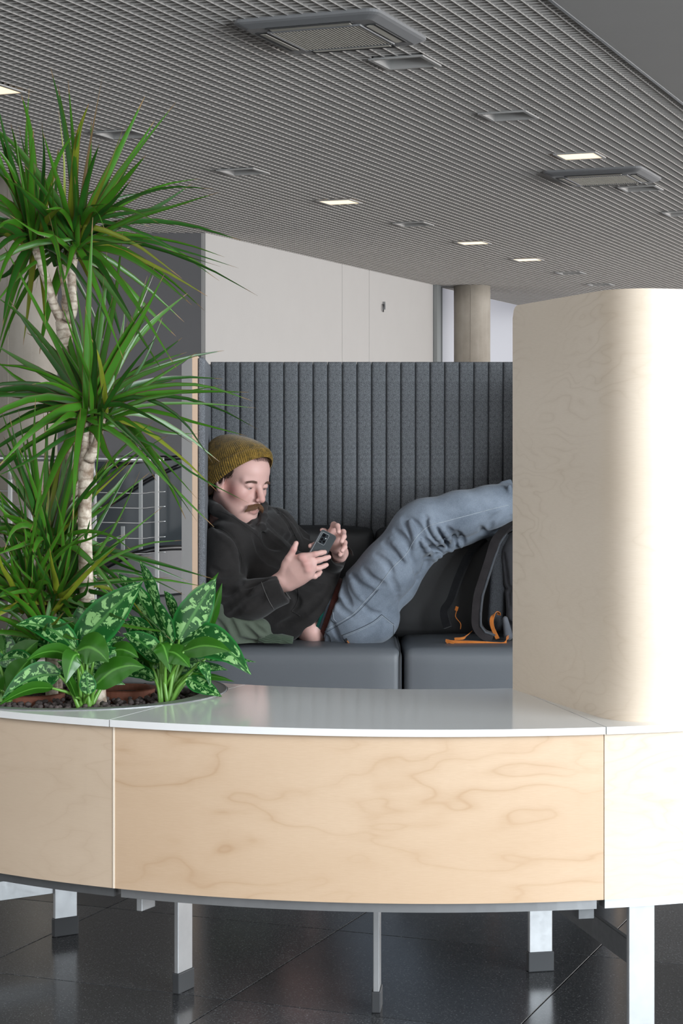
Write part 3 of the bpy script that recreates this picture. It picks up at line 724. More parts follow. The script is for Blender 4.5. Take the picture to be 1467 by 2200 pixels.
for s_ in (-1, 1):
    hc((-0.005, s_ * 0.054, -0.050), (0.062, s_ * 0.020, -0.100), 0.018, 0.018, 0.03)   # jaw line
    he((0.056, s_ * 0.042, -0.030), (0.030, 0.026, 0.028), 0.025)                       # cheek
    hc((0.088, s_ * 0.012, 0.016), (0.074, s_ * 0.046, 0.014), 0.0125, 0.010, 0.016)    # brow ridge
he((0.073, 0, -0.062), (0.030, 0.032, 0.030), 0.02)               # mouth area
for s_ in (-1, 1): hs((0.106, s_ * 0.034, -0.005), 0.0150, 0.012, 1)                    # eye sockets
hc((0.092, 0, 0.008), (0.121, 0, -0.037), 0.0085, 0.0125, 0.012)  # nose
for s_ in (-1, 1):
    he((0.108, s_ * 0.0135, -0.0425), (0.0125, 0.008, 0.009), 0.006)
    hs((0.1105, s_ * 0.0065, -0.0525), 0.0038, 0.004, 1)
    he((0.0815, s_ * 0.0335, -0.0010), (0.0150, 0.0175, 0.0125), 0.004)                 # lidded eye
    hc((0.0985, s_ * 0.021, -0.0085), (0.0925, s_ * 0.0455, -0.0080), 0.0015, 0.0015, 0.003, 1)   # lid slit
    hc((0.105, s_ * 0.0165, -0.042), (0.085, s_ * 0.036, -0.075), 0.004, 0.004, 0.016, 1)        # nasolabial fold
    he((-0.006, s_ * 0.079, -0.010), (0.020, 0.009, 0.033), 0.006)                      # ear
    he((0.000, s_ * 0.087, -0.008), (0.011, 0.006, 0.019), 0.005, 1)
    hc((-0.002, s_ * 0.080, -0.036), (-0.002, s_ * 0.079, -0.040), 0.008, 0.008, 0.008)
hc((0.1000, -0.019, -0.0765), (0.1035, 0, -0.0735), 0.0048, 0.0062, 0.006); hc((0.1035, 0, -0.0735), (0.1000, 0.019, -0.0765), 0.0062, 0.0048, 0.006)
hc((0.0965, -0.016, -0.0850), (0.0995, 0, -0.0862), 0.0048, 0.0060, 0.006); hc((0.0995, 0, -0.0862), (0.0965, 0.016, -0.0850), 0.0060, 0.0048, 0.006)
hc((0.108, -0.017, -0.0800), (0.111, 0.0, -0.0790), 0.0014, 0.0014, 0.003, 1); hc((0.111, 0, -0.0790), (0.108, 0.017, -0.0800), 0.0014, 0.0014, 0.003, 1)
neck_b = pv(478, 1150, 6.83)
body.cone(hd(-0.022, 0, -0.055), neck_b, 0.060, 0.058, 0.03)
body.cone(hd(0.030, 0, -0.080), pv(520, 1160, 6.74), 0.040, 0.045, 0.04)          # soft under-chin
# torso and limbs under the clothes
SN, SFar = pv(492, 1185, 6.63), pv(588, 1150, 6.92)
body.cone(SN, SFar, 0.032, 0.030, 0.03); body.cone((SN + SFar) / 2 + np.array((0, 0.02, -0.03)), pv(640, 1290, 6.74), 0.075, 0.10, 0.05)
body.cone(pv(640, 1290, 6.74), pv(715, 1318, 6.725), 0.10, 0.094, 0.04)
body.ell(pv(672, 1350, 6.710), (0.055, 0.098, 0.056), None, 0.04)                   # bare small of the back
EN, WN = pv(497, 1300, 6.545), pv(606, 1250, 6.455)
body.chain([SN, EN, WN], [0.045, 0.038, 0.029], 0.02)
EF, WF = pv(672, 1222, 6.90), pv(731, 1188, 6.60)
body.chain([SFar, EF, WF], [0.028, 0.030, 0.028], 0.02)
KN, AN = pv(903, 1128, 6.60), pv(1128, 1062, 6.66); HN = pv(760, 1320, 6.64)
KF, AF = pv(915, 1150, 6.80), pv(1128, 1085, 6.84); HFr = pv(765, 1325, 6.82)
body.chain([HN, KN, AN, pv(1165, 1050, 6.67)], [0.065, 0.045, 0.033, 0.030], 0.03); body.chain([HFr, KF, AF, pv(1165, 1075, 6.84)], [0.065, 0.045, 0.033, 0.030], 0.03)
# near hand (back of the hand to the camera, fingers across the back of the phone)
kf = 0.0045
def fin(pts, rad): body.chain([pv(*p) for p in pts], rad, kf)
palm = [pv(606, 1250, 6.455), pv(634, 1228, 6.430), pv(655, 1214, 6.410)]
body.cone(palm[0], palm[1], 0.029, 0.040, 0.02, flat=(0.2, 1, 0.1), fk=0.52); body.cone(palm[1], palm[2], 0.040, 0.041, 0.02, flat=(0.35, 1, 0.1), fk=0.42)
body.cone(pv(622, 1255, 6.445), pv(660, 1234, 6.415), 0.020, 0.017, 0.02)
fin([(648, 1197, 6.402), (677, 1190.5, 6.3975), (690, 1187.5, 6.409), (697.5, 1186.2, 6.418)], [0.0120, 0.0094, 0.0084, 0.0076])
fin([(656, 1210, 6.400), (685, 1203.5, 6.408), (699, 1199.5, 6.421), (706.5, 1196.8, 6.427)], [0.0120, 0.0096, 0.0086, 0.0078])
fin([(661, 1224.5, 6.402), (685, 1220.5, 6.413), (696, 1216, 6.424), (701.5, 1213.5, 6.430)], [0.0114, 0.0091, 0.0080, 0.0073])
fin([(662, 1236, 6.412), (676, 1238, 6.420), (684, 1233, 6.436), (688, 1229, 6.446)], [0.0110, 0.0092, 0.0080, 0.0074])
fin([(612, 1230, 6.445), (620.5, 1200, 6.425), (631, 1180, 6.415), (636.2, 1167, 6.418)], [0.020, 0.0128, 0.0102, 0.0082])
for a in ((649, 1198, 6.399), (657, 1211, 6.397), (662, 1224, 6.399)): body.sph(pv(*a), 0.0100, 0.012)
body.cone(pv(616, 1212, 6.432), pv(648, 1203, 6.412), 0.013, 0.012, 0.015, flat=(0, 1, 0), fk=0.6)   # web of the thumb
# far hand behind the phone
body.cone(pv(731, 1190, 6.58), pv(722, 1168, 6.535), 0.026, 0.036, 0.02, flat=(0.7, 0.7, 0.2), fk=0.55)
body.cone(pv(722, 1168, 6.535), pv(716, 1152, 6.525), 0.034, 0.030, 0.02, flat=(0.7, 0.7, 0.2), fk=0.55)
fin([(711, 1146, 6.515), (717, 1127, 6.490), (725, 1130, 6.452), (727.5, 1142, 6.426)], [0.0115, 0.0098, 0.0088, 0.0080])
fin([(729, 1157, 6.525), (737, 1143, 6.490), (738.5, 1153, 6.462), (734, 1163, 6.448)], [0.0115, 0.0098, 0.0088, 0.0080])
fin([(731, 1172, 6.530), (740, 1166, 6.495), (740.5, 1176, 6.468), (735, 1183, 6.454)], [0.0110, 0.0092, 0.0082, 0.0075])
fin([(728, 1184, 6.56), (734, 1188, 6.535), (730, 1192, 6.512)], [0.0105, 0.0085, 0.0075])
fin([(708, 1160, 6.515), (690, 1168, 6.472), (677, 1171, 6.440), (667, 1173, 6.424)], [0.016, 0.0115, 0.0105, 0.0085])
fin([(704, 1150, 6.54), (696, 1141, 6.518), (692, 1139, 6.505)], [0.012, 0.0095, 0.008])
bV, bF = body.mesh((-0.50, 6.30, 0.44), (0.72, 7.06, 1.16), 0.0026)
bV = relax(bV, bF, 1, 0.35)
# natural skin tones of face, knuckles and lips
def head_local(V): return ((V - HO) @ HR_.T) / HS
def gauss(d2, r): return np.exp(-d2 / (r * r))
hl = head_local(bV); base = np.tile(np.array((0.78, 0.49, 0.435)), (len(bV), 1))
def blend(w, c):
    global base
    base = base * (1 - w[:, None]) + np.array(c) * w[:, None]
inh = np.exp(-np.maximum(np.linalg.norm(hl, axis=1) - 0.13, 0) / 0.02)
for s_ in (-1, 1):
    blend(0.70 * gauss(((hl - (0.045, s_ * 0.062, -0.035)) ** 2).sum(1), 0.026), (0.60, 0.17, 0.155))
    blend(0.35 * gauss(((hl - (0.07, s_ * 0.045, -0.045)) ** 2).sum(1), 0.025), (0.62, 0.25, 0.22))
    blend(0.9 * gauss((hl[:, 0] - 0.098) ** 2 * 0.3 + (hl[:, 1] - s_ * 0.033) ** 2 * 0.06 + (hl[:, 2] + 0.0068) ** 2, 0.0026) * (hl[:, 0] > 0.06) * (np.abs(hl[:, 1] - s_ * 0.033) < 0.0155), (0.10, 0.045, 0.035))
    blend(0.30 * gauss(((hl - (0.09, s_ * 0.032, -0.016)) ** 2).sum(1), 0.014), (0.50, 0.26, 0.22))
blend(0.55 * gauss(((hl - (0.122, 0, -0.040)) ** 2).sum(1), 0.018), (0.62, 0.24, 0.20))
blend(0.75 * gauss(((hl - (0.104, 0, -0.0845)) * np.array((0.6, 0.42, 1.0))) ** 2 @ np.ones(3), 0.0085), (0.52, 0.20, 0.18))
blend(0.35 * gauss(((hl - (0.075, 0, -0.10)) ** 2).sum(1), 0.04) * inh, (0.50, 0.31, 0.26))
for a in ((650, 1197, 6.39), (657, 1209, 6.385), (664, 1222, 6.39), (678, 1190, 6.38), (686, 1203, 6.37), (686, 1219, 6.38), (630, 1181, 6.41)):
    blend(0.5 * gauss(((bV - pv(*a)) ** 2).sum(1), 0.013), (0.62, 0.24, 0.22))
body_o = np_mesh('body', bV, bF, MAT['skin'], person, base)
for s_ in (-1, 1):                                             # eyes seen through the lid slit
    bm = bmesh.new(); bmesh.ops.create_uvsphere(bm, u_segments=16, v_segments=12, radius=0.0112 * HS, matrix=Matrix.Translation(hd(0.0818, s_ * 0.0335, -0.0050))); ey = bm_obj('eye', bm, MAT['eye_white'], person, True)
    bm = bmesh.new(); bmesh.ops.create_uvsphere(bm, u_segments=12, v_segments=8, radius=0.0058 * HS, matrix=Matrix.Translation(hd(0.0895, s_ * 0.0320, -0.0086)) @ Matrix.Scale(0.42, 4, Vector(Hu))); bm_obj('iris', bm, MAT['iris'], person, True)
# ---------------------------------------------------------------- hoodie
hood = Sdf()
UN, UF = pv(489, 1172, 6.625), pv(592, 1136, 6.925)
hood.cone(pv(497, 1172, 6.66), pv(588, 1142, 6.90), 0.086, 0.080, 0.03)
hood.cone(pv(515, 1190, 6.745), pv(585, 1255, 6.755), 0.140, 0.138, 0.05, flat=(0.5, 0, 0.6), fk=0.92)
hood.cone(pv(585, 1255, 6.755), pv(676, 1300, 6.725), 0.138, 0.126, 0.05)
hood.cone(pv(655, 1275, 6.735), pv(694, 1293, 6.725), 0.128, 0.118, 0.03)
hood.cone(pv(560, 1300, 6.72), pv(640, 1340, 6.71), 0.085, 0.062, 0.05)          # slack cloth behind the waist
# near sleeve
hood.chain([UN, pv(483, 1240, 6.565), pv(497, 1292, 6.535)], [0.076, 0.064, 0.058], 0.03)
hood.chain([pv(497, 1292, 6.535), pv(545, 1288, 6.49), pv(612, 1264, 6.448)], [0.062, 0.060, 0.050], 0.035)
# far sleeve
hood.chain([UF, pv(640, 1182, 6.95), pv(672, 1222, 6.90)], [0.070, 0.060, 0.054], 0.03)
hood.chain([pv(672, 1222, 6.90), pv(706, 1212, 6.74), pv(732, 1195, 6.60)], [0.054, 0.048, 0.043], 0.025)
# trim the hem along a plane square to the waist, open cuffs and neck
ax = pv(720, 1322, 6.72) - pv(600, 1262, 6.75); ax /= np.linalg.norm(ax)
hem_pt = pv(686, 1300, 6.72)
def plane_cut(p0, nrm, near, rad):
    """remove what lies beyond the plane, only within rad of the point near"""
    p0 = np.array(p0); near = np.array(near)
    hood.add(lambda p: np.maximum(-((p - p0) @ nrm), np.linalg.norm(p - near, axis=1) - rad), near, rad, 0.008, 1)
def img_plane(a, b, D, side):
    """plane through two picture points and the depth axis; normal to the given side"""
    a, b = pv(*a, D), pv(*b, D); n_ = np.cross(b - a, np.array((0.0, 1.0, 0.0))); n_ /= np.linalg.norm(n_)
    return a, (n_ if n_ @ np.array(side) > 0 else -n_)
p0, n_ = img_plane((736, 1222), (701, 1312), 6.66, (1, 0, 0)); plane_cut(p0, n_, pv(775, 1300, 6.72), 0.21)
p0, n_ = img_plane((701, 1312), (630, 1379), 6.66, (1, 0, -1)); plane_cut(p0, n_, pv(722, 1415, 6.72), 0.21)
p0, n_ = img_plane((594, 1231), (624, 1298), 6.46, (1, 0, 0)); plane_cut(p0, n_, pv(645, 1248, 6.44), 0.078)
hood.cone(pv(585, 1274, 6.465), pv(640, 1246, 6.43), 0.036, 0.043, 0.004, 1)
fb = pv(732, 1195, 6.60) - pv(706, 1212, 6.74); fb /= np.linalg.norm(fb)
hood.cone(pv(731, 1194, 6.605), pv(741, 1186, 6.54), 0.036, 0.044, 0.004, 1)
# neck opening
hood.cone(neck_b + (hd(0, 0, -0.06) - neck_b) * 0.45, hd(0.01, 0, -0.02), 0.060, 0.085, 0.01, 1)
hood.cone(pv(524, 1112, 6.66), pv(540, 1085, 6.64), 0.030, 0.040, 0.012, 1)
# hood roll round the neck, crossing below the chin
hood.chain([pv(446, 1090, 6.90), pv(450, 1086, 6.78), pv(466, 1096, 6.685), pv(496, 1117, 6.635), pv(526, 1135, 6.62), pv(547, 1147, 6.625)], [0.030, 0.026, 0.021, 0.017, 0.015, 0.012], 0.010)
hood.chain([pv(545, 1148, 6.628), pv(562, 1132, 6.66), pv(567, 1110, 6.72), pv(566, 1086, 6.80), pv(545, 1074, 6.90)], [0.011, 0.012, 0.013, 0.015, 0.020], 0.010)
hood.ell(pv(470, 1112, 6.90), (0.075, 0.075, 0.062), None, 0.02)                 # hood heaped behind the neck
hood.cone(pv(520, 1095, 6.93), pv(565, 1100, 6.90), 0.035, 0.030, 0.02)
hood.freeze()
for pts, r, dp in (
    ([(447, 1133), (482, 1140), (508, 1170), (519, 1212), (520, 1256)], 0.006, 0.0035),     # armhole
    ([(567, 1135), (576, 1165), (598, 1177)], 0.014, 0.010), ([(575, 1118), (608, 1148), (638, 1172)], 0.013, 0.010),
    ([(592, 1092), (619, 1120), (640, 1162)], 0.012, 0.008), ([(607, 1086), (632, 1112), (655, 1150)], 0.010, 0.006),
    ([(548, 1150), (558, 1180), (580, 1205), (612, 1218)], 0.012, 0.007),
    ([(522, 1262), (540, 1252), (570, 1246)], 0.012, 0.009), ([(478, 1310), (512, 1283), (552, 1262)], 0.011, 0.008),
    ([(498, 1322), (530, 1296), (566, 1274)], 0.009, 0.006), ([(462, 1262), (484, 1272), (506, 1268)], 0.010, 0.006), ([(455, 1220), (476, 1234), (498, 1232)], 0.010, 0.005),
    ([(455, 1300), (470, 1306), (490, 1304)], 0.009, 0.006), ([(532, 1312), (552, 1296), (566, 1286)], 0.008, 0.005),
    ([(640, 1240), (668, 1262), (700, 1262)], 0.013, 0.006), ([(622, 1270), (640, 1292), (628, 1318)], 0.007, 0.004),
    ([(640, 1330), (672, 1300), (705, 1262)], 0.012, 0.005), ([(600, 1345), (628, 1332), (655, 1310)], 0.010, 0.005),
    ([(655, 1150), (672, 1158), (680, 1170)], 0.008, 0.005)):
    hood.crease(pts, r, dp * 1.3, 0.013)
for pts, r, dp in (([(560, 1128), (585, 1150), (612, 1172)], 0.008, 0.004), ([(600, 1100), (625, 1128), (646, 1165)], 0.008, 0.004), ([(540, 1275), (566, 1258), (590, 1250)], 0.008, 0.004), ([(470, 1150), (498, 1170), (510, 1205)], 0.008, 0.002)):
    hood.crease(pts, r, dp, 0.012, op=0)
hood.freeze()
hV, hF = hood.mesh((-0.50, 6.34, 0.42), (0.12, 7.08, 1.02), 0.0036)
hV = relax(hV, hF, 1, 0.4)
hoodie_o = np_mesh('hoodie', hV, hF, MAT['hoodie'], person)

# ---------------------------------------------------------------- jeans
jn = Sdf()
jn.cone(pv(712, 1312, 6.72), pv(760, 1320, 6.72), 0.122, 0.118, 0.03, flat=(0, 1, 0), fk=1.22)
jn.cone(pv(770, 1330, 6.66), pv(800, 1325, 6.66), 0.098, 0.094, 0.03)            # seat, near side
jn.cone(pv(770, 1330, 6.80), pv(800, 1325, 6.80), 0.096, 0.090, 0.03)
jn.chain([pv(760, 1308, 6.645), pv(835, 1222, 6.615), pv(893, 1138, 6.605)], [0.108, 0.093, 0.078], 0.03)
jn.chain([pv(893, 1138, 6.605), pv(915, 1122, 6.605), pv(985, 1105, 6.63), pv(1050, 1090, 6.645), pv(1112, 1073, 6.657)], [0.076, 0.074, 0.074, 0.068, 0.062], 0.035)
jn.chain([pv(765, 1322, 6.81), pv(842, 1250, 6.81), pv(905, 1165, 6.80)], [0.098, 0.085, 0.072], 0.025)
jn.chain([pv(905, 1165, 6.80), pv(985, 1128, 6.82), pv(1100, 1100, 6.84)], [0.072, 0.070, 0.064], 0.03)
jn.cone(pv(1080, 1040, 6.66), pv(1104, 1036, 6.66), 0.010, 0.014, 0.012); jn.cone(pv(1094, 1046, 6.60), pv(1100, 1100, 6.60), 0.008, 0.008, 0.01)
# open the leg ends
jn.cone(pv(1110, 1071, 6.655), pv(1150, 1060, 6.66), 0.052, 0.060, 0.006, 1); jn.cone(pv(1098, 1098, 6.84), pv(1140, 1088, 6.85), 0.052, 0.060, 0.006, 1)
for a, b_ in ((pv(1110, 1073, 6.655), pv(1050, 1090, 6.645)), (pv(1099, 1100, 6.84), pv(1050, 1112, 6.83))):
    nn = (a - b_) / np.linalg.norm(a - b_); c_ = a + nn * 0.10
    jn.add(lambda p, a=a, nn=nn, c_=c_: np.maximum(-((p - a) @ nn), np.linalg.norm(p - c_, axis=1) - 0.16), c_, 0.16, 0.004, 1)
# waist opening
wt, wb = pv(742, 1228, 6.68), pv(688, 1386, 6.68); wd = wb - wt; wn = np.cross(wd, np.array((0.0, 1.0, 0.0))); wn /= np.linalg.norm(wn)
if wn[0] > 0: wn = -wn
wc_ = (wt + wb) / 2 + wn * 0.12 + np.array((0, 0.05, 0))
jn.add(lambda p: np.maximum(-((p - wt) @ wn), np.linalg.norm(p - wc_, axis=1) - 0.22), wc_, 0.22, 0.006, 1)
J = lambda L: [(620 + x * 0.3408, 1000 + y * 0.3408) for x, y in L]
jn.freeze()
for pts, r, dp in (
    ([(720, 335), (765, 400), (790, 480)], 0.010, 0.006), ([(860, 320), (895, 400), (950, 490)], 0.010, 0.008), ([(925, 395), (975, 450), (1005, 515)], 0.010, 0.009),
    ([(1000, 395), (1040, 450), (1060, 515)], 0.009, 0.008), ([(1060, 420), (1095, 470), (1105, 525)], 0.008, 0.007),
    ([(350, 690), (345, 790), (390, 880)], 0.010, 0.008), ([(395, 690), (455, 760), (540, 800)], 0.009, 0.006), ([(470, 650), (530, 720), (600, 750)], 0.009, 0.005),
    ([(545, 560), (620, 620), (655, 690)], 0.009, 0.005), ([(600, 490), (680, 560), (725, 620)], 0.010, 0.006), ([(670, 410), (735, 480), (765, 560)], 0.010, 0.007),
    ([(820, 425), (890, 520), (945, 565)], 0.010, 0.009), ([(800, 470), (850, 560), (880, 640)], 0.009, 0.006), ([(760, 560), (800, 640), (810, 720)], 0.009, 0.004),
    ([(870, 480), (930, 540), (990, 575)], 0.008, 0.008), ([(740, 330), (800, 370), (860, 440)], 0.009, 0.006), ([(300, 830), (330, 900), (400, 950)], 0.009, 0.004),
    ([(470, 880), (520, 930), (570, 935)], 0.007, 0.003), ([(280, 1000), (300, 1060), (330, 1110)], 0.007, 0.004), ([(1210, 390), (1225, 420), (1240, 430)], 0.008, 0.005),
    ([(1330, 300), (1280, 350), (1270, 400)], 0.009, 0.004), ([(640, 700), (680, 780), (690, 860)], 0.010, 0.003)):
    jn.crease(J(pts), r, dp * 1.4, 0.011)
for pts, r, dp in (([(760, 350), (790, 430), (800, 520)], 0.008, 0.005), ([(890, 350), (925, 430), (985, 510)], 0.008, 0.006), ([(960, 385), (1010, 460), (1030, 530)], 0.008, 0.006),
                   ([(840, 470), (900, 560), (930, 600)], 0.008, 0.006), ([(640, 460), (710, 540), (745, 600)], 0.008, 0.004), ([(380, 700), (420, 790), (470, 850)], 0.008, 0.005),
                   ([(940, 560), (985, 590), (1000, 600)], 0.009, 0.010), ([(1010, 530), (1050, 545), (1060, 560)], 0.008, 0.008), ([(1080, 500), (1105, 530), (1115, 540)], 0.007, 0.007)):
    jn.crease(J(pts), r, dp, 0.010, op=0)
jn.freeze()
jV, jF = jn.mesh((-0.06, 6.40, 0.42), (0.66, 7.00, 1.02), 0.0038)
jV = relax(jV, jF, 1, 0.35)
jeans_o = np_mesh('jeans', jV, jF, MAT['denim'], person)
# ---------------------------------------------------------------- seams, pocket, belt: strips laid on the cloth
def drape(sdf, pts, n, lift=0.0008):
    h = sdf.march(smooth_path(pts, n)); d = np.array((0, 0, HC)) - h; return list(h + d / np.linalg.norm(d, axis=1)[:, None] * lift)
def strip(name, sdf, pts, r, mat, n=30, lift=0.0006, parent=None, m=5):
    q = drape(sdf, pts, n, lift)
    if len(q) > 2: return tube_obj(name, q, r, MAT[mat], parent if parent is not None else person, m)
strip('side_seam', jn, J([(235, 1035), (300, 1000), (400, 940), (460, 880), (560, 770), (650, 650), (740, 560), (800, 460), (880, 385), (990, 352), (1130, 315), (1280, 275), (1385, 250)]), 0.0013, 'denim_stitch', 90)
strip('side_seam', jn, J([(240, 1050), (305, 1012), (405, 950), (470, 890), (568, 782)]), 0.0010, 'denim_dark', 40)
pk = J([(335, 1072), (440, 1030), (530, 985), (585, 940), (640, 985), (662, 1000), (660, 1060), (648, 1100)])
for off, mt in (((0, 0), 'denim_dark'), ((0.9, 1.8), 'denim_stitch'), ((2.4, 4.0), 'denim_stitch')):
    for seg_ in (pk[:4], pk[3:6], pk[5:]): strip('pocket_seam', jn, [(x + off[0], y + off[1]) for x, y in seg_], 0.0012 if mt == 'denim_dark' else 0.0008, mt, 24)
strip('pocket_seam', jn, J([(338, 1074), (352, 1105), (385, 1142)]), 0.0012, 'denim_dark', 16)
strip('front_pocket_edge', jn, J([(262, 830), (265, 900), (268, 970), (300, 995)]), 0.0016, 'denim_dark', 24); strip('front_pocket_edge', jn, J([(282, 800), (278, 880), (282, 960), (300, 985)]), 0.0010, 'denim_stitch', 24)
strip('waistband', jn, J([(250, 935), (240, 1010), (232, 1080), (226, 1140)]), 0.0022, 'denim_dark', 24); strip('belt_loop', jn, J([(228, 1045), (262, 1080), (275, 1140)]), 0.0035, 'denim_dark', 14)
lbp = drape(jn, J([(362, 1092), (392, 1135)]), 2, 0.0015)
if len(lbp) == 2:
    M_ = (Vector(lbp[1]) - Vector(lbp[0])); c_ = (Vector(lbp[0]) + Vector(lbp[1])) / 2; zax = M_.normalized(); yax = Vector((0, -1, 0.1)).normalized(); xax = yax.cross(zax).normalized(); yax = zax.cross(xax)
    R_ = Matrix((xax, yax, zax)).transposed().to_4x4()
    tg = box('pocket_tag', c_, (0.013, 0.002, M_.length * 1.05), MAT['tag_leather'], person, M=R_, bevel=0.0006)
    for k in range(5): s_o = box('tag_mark', c_ + zax * (-0.0085 + k * 0.0043) + yax * 0.0012, (0.0055, 0.0008, 0.0028), MAT['tag_orange'], None, M=R_); keep(s_o, person); s_o.parent = tg; s_o.matrix_parent_inverse = Matrix.Identity(4)
# waistband of the underwear and the belt round the bare waist
def waist_band(name, c0, off, rx, ry, w, mat, th=0.003):
    """elliptical band square to the waist axis"""
    axw = -wn; e1 = wd / np.linalg.norm(wd); e2 = np.cross(axw, e1); V = []; Fc = []; n = 56
    for k in range(n):
        a = 2 * math.pi * k / n; rad = e1 * rx * math.cos(a) + e2 * ry * math.sin(a)
        for s_, t_ in ((-w / 2, 0), (w / 2, 0), (w / 2, -th), (-w / 2, -th)): V.append(c0 + axw * (off + s_) + rad * (1 + t_ / rx))
    for k in range(n):
        for q in range(4): Fc.append((k * 4 + q, k * 4 + (q + 1) % 4, ((k + 1) % n) * 4 + (q + 1) % 4, ((k + 1) % n) * 4 + q))
    return mesh(name, V, Fc, MAT[mat], person, smooth=True)
wcen = (wt + wb) / 2 + np.array((0, 0.045, 0)) + wd / np.linalg.norm(wd) * 0.012
waist_band('underwear_band', wcen, -0.030, 0.114, 0.126, 0.012, 'teal'); waist_band('shirt_hem', wcen, -0.021, 0.114, 0.127, 0.008, 'denim_dark')
waist_band('belt', wcen, -0.006, 0.115, 0.129, 0.020, 'belt', 0.004)
# hoodie seams and pocket
Hh = lambda L: [(400 + x * 0.2727, 900 + y * 0.2727) for x, y in L]
strip('armhole_seam', hood, Hh([(165, 845), (260, 860), (340, 910), (400, 1000), (432, 1080), (442, 1180)]), 0.0011, 'hoodie_trim', 40)
strip('cuff_seam', hood, Hh([(592, 1285), (615, 1350), (650, 1430), (690, 1500)]), 0.0012, 'stitch', 26)
strip('cuff_edge', hood, Hh([(712, 1218), (740, 1290), (780, 1362), (822, 1420)]), 0.0016, 'stitch', 26)
strip('collar_seam', hood, Hh([(170, 715), (260, 725), (360, 770), (470, 850), (560, 920), (600, 985)]), 0.0010, 'hoodie_trim', 34)
strip('pocket_edge', hood, Hh([(815, 1330), (870, 1330), (885, 1400), (860, 1470), (828, 1515)]), 0.0013, 'hoodie_trim', 26); strip('pocket_edge', hood, Hh([(828, 1515), (860, 1530), (898, 1555)]), 0.0013, 'hoodie_trim', 12)
strip('shoulder_seam', hood, Hh([(700, 690), (790, 790), (850, 900), (900, 1000)]), 0.0010, 'hoodie_trim', 24)
# ---------------------------------------------------------------- shoes
for kx, (a, nm) in enumerate((((1140, 1058, 6.668), 'n'), ((1140, 1082, 6.85), 'f'))):
    sh = Sdf(); A = pv(*a); t_ = np.array((0.93, 0.0, 0.36))
    sh.cone(A + np.array((0.035, 0, -0.012)), A + np.array((0.075, 0, 0.10)), 0.043, 0.040, 0.03, flat=(0, 1, 0), fk=0.9)
    sh.cone(A + np.array((0.075, 0, 0.06)), A + np.array((0.095, 0, 0.165)), 0.040, 0.034, 0.03)
    sh.cone(A + np.array((-0.01, 0, 0.012)), A + np.array((0.03, 0, 0.0)), 0.040, 0.042, 0.02)
    sv, sf = sh.mesh(A - 0.13, A + np.array((0.22, 0.13, 0.24)), 0.006); np_mesh('shoe', sv, sf, MAT['rubber'], person)

# ---------------------------------------------------------------- beanie, hair, moustache, brows
def cap_surface(a, az, grow=0.0):
    """beanie form: a = 0 brim .. 1 crown, az = angle round the head (0 = face); the brim is high on the forehead, low at the nape"""
    ca, sa = math.cos(az), math.sin(az); s = max(a, -0.05); b0 = np.array((-0.006, 0, -0.014)); t0 = np.array((-0.108, 0, 0.122))
    c = b0 + (t0 - b0) * s
    rho = max(1 - max(s, 0) ** 2.8, 0) ** 0.56 * (1 + 0.05 * math.sin(math.pi * min(max(s, 0), 1)))
    kz = (0.117 if ca > 0 else 0.074) * (1 - 0.55 * min(max(s, 0), 1))
    return c + rho * np.array((ca * ((0.095 + 0.012 * min(max(s, 0) * 3, 1) if ca > 0 else 0.106) + grow), sa * (0.088 + grow), ca * kz))
def knit(name, a0, a1, na, base_grow, fold, parent, mat):
    naz, rib = 660, 110; V = []; Fc = []
    for i in range(na + 1):
        a = a0 + (a1 - a0) * i / na
        for j in range(naz):
            az = 2 * math.pi * j / naz
            g = base_grow + 0.0013 * math.cos(rib * az) * (1 - 0.5 * a)
            if fold: g += 0.0045 * (1 - (2 * i / na - 1) ** 4)
            q = cap_surface(a, az, g); V.append(hd(*q))
    for i in range(na):
        for j in range(naz): Fc.append((i * naz + j, i * naz + (j + 1) % naz, (i + 1) * naz + (j + 1) % naz, (i + 1) * naz + j))
    if not fold: Fc.append(tuple(na * naz + j for j in range(naz)))
    return mesh(name, V, Fc, mat, parent, smooth=True)
t_ = NT('knit'); v_ = t_.coord('Object'); n1_ = t_.noise(v_, 260, 3, 0.7); n2_ = t_.noise(v_, 40, 4, 0.65)
c_ = t_.ramp(t_.math('ADD', t_.math('MULTIPLY', n1_, 0.6), t_.math('MULTIPLY', n2_, 0.4)), [(0.38, (0.050, 0.043, 0.020)), (0.48, (0.19, 0.115, 0.022)), (0.62, (0.37, 0.225, 0.045))])
t_.set(c_, 0.95, Specular_IOR_Level=0.1, Sheen_Weight=0.3); t_.bump(n1_, 0.6, 0.003); MAT['knit'] = t_.m
beanie = knit('beanie', 0.0, 0.985, 40, 0.0015, False, person, MAT['knit'])
cuff = knit('beanie_cuff', -0.02, 0.34, 14, 0.0055, True, None, MAT['knit']); keep(cuff, person); cuff.parent = beanie; cuff.matrix_parent_inverse = Matrix.Identity(4)
random.seed(7)
def strands(name, roots, mat, r0, parent=person, n=5):
    """many fine tapering strands joined as one head of hair; roots = list of point lists"""
    V = []; Fc = []
    for pts in roots:
        q = smooth_path(pts, n); v, f = tube(q, [r0 * (1 - 0.8 * k / (n - 1)) for k in range(n)], 4, cap=False); o = len(V); V += v; Fc += [tuple(o + i for i in t) for t in f]
    return mesh(name, V, Fc, MAT[mat], parent, smooth=True)
def rnd(a): return random.uniform(-a, a)
roots = []
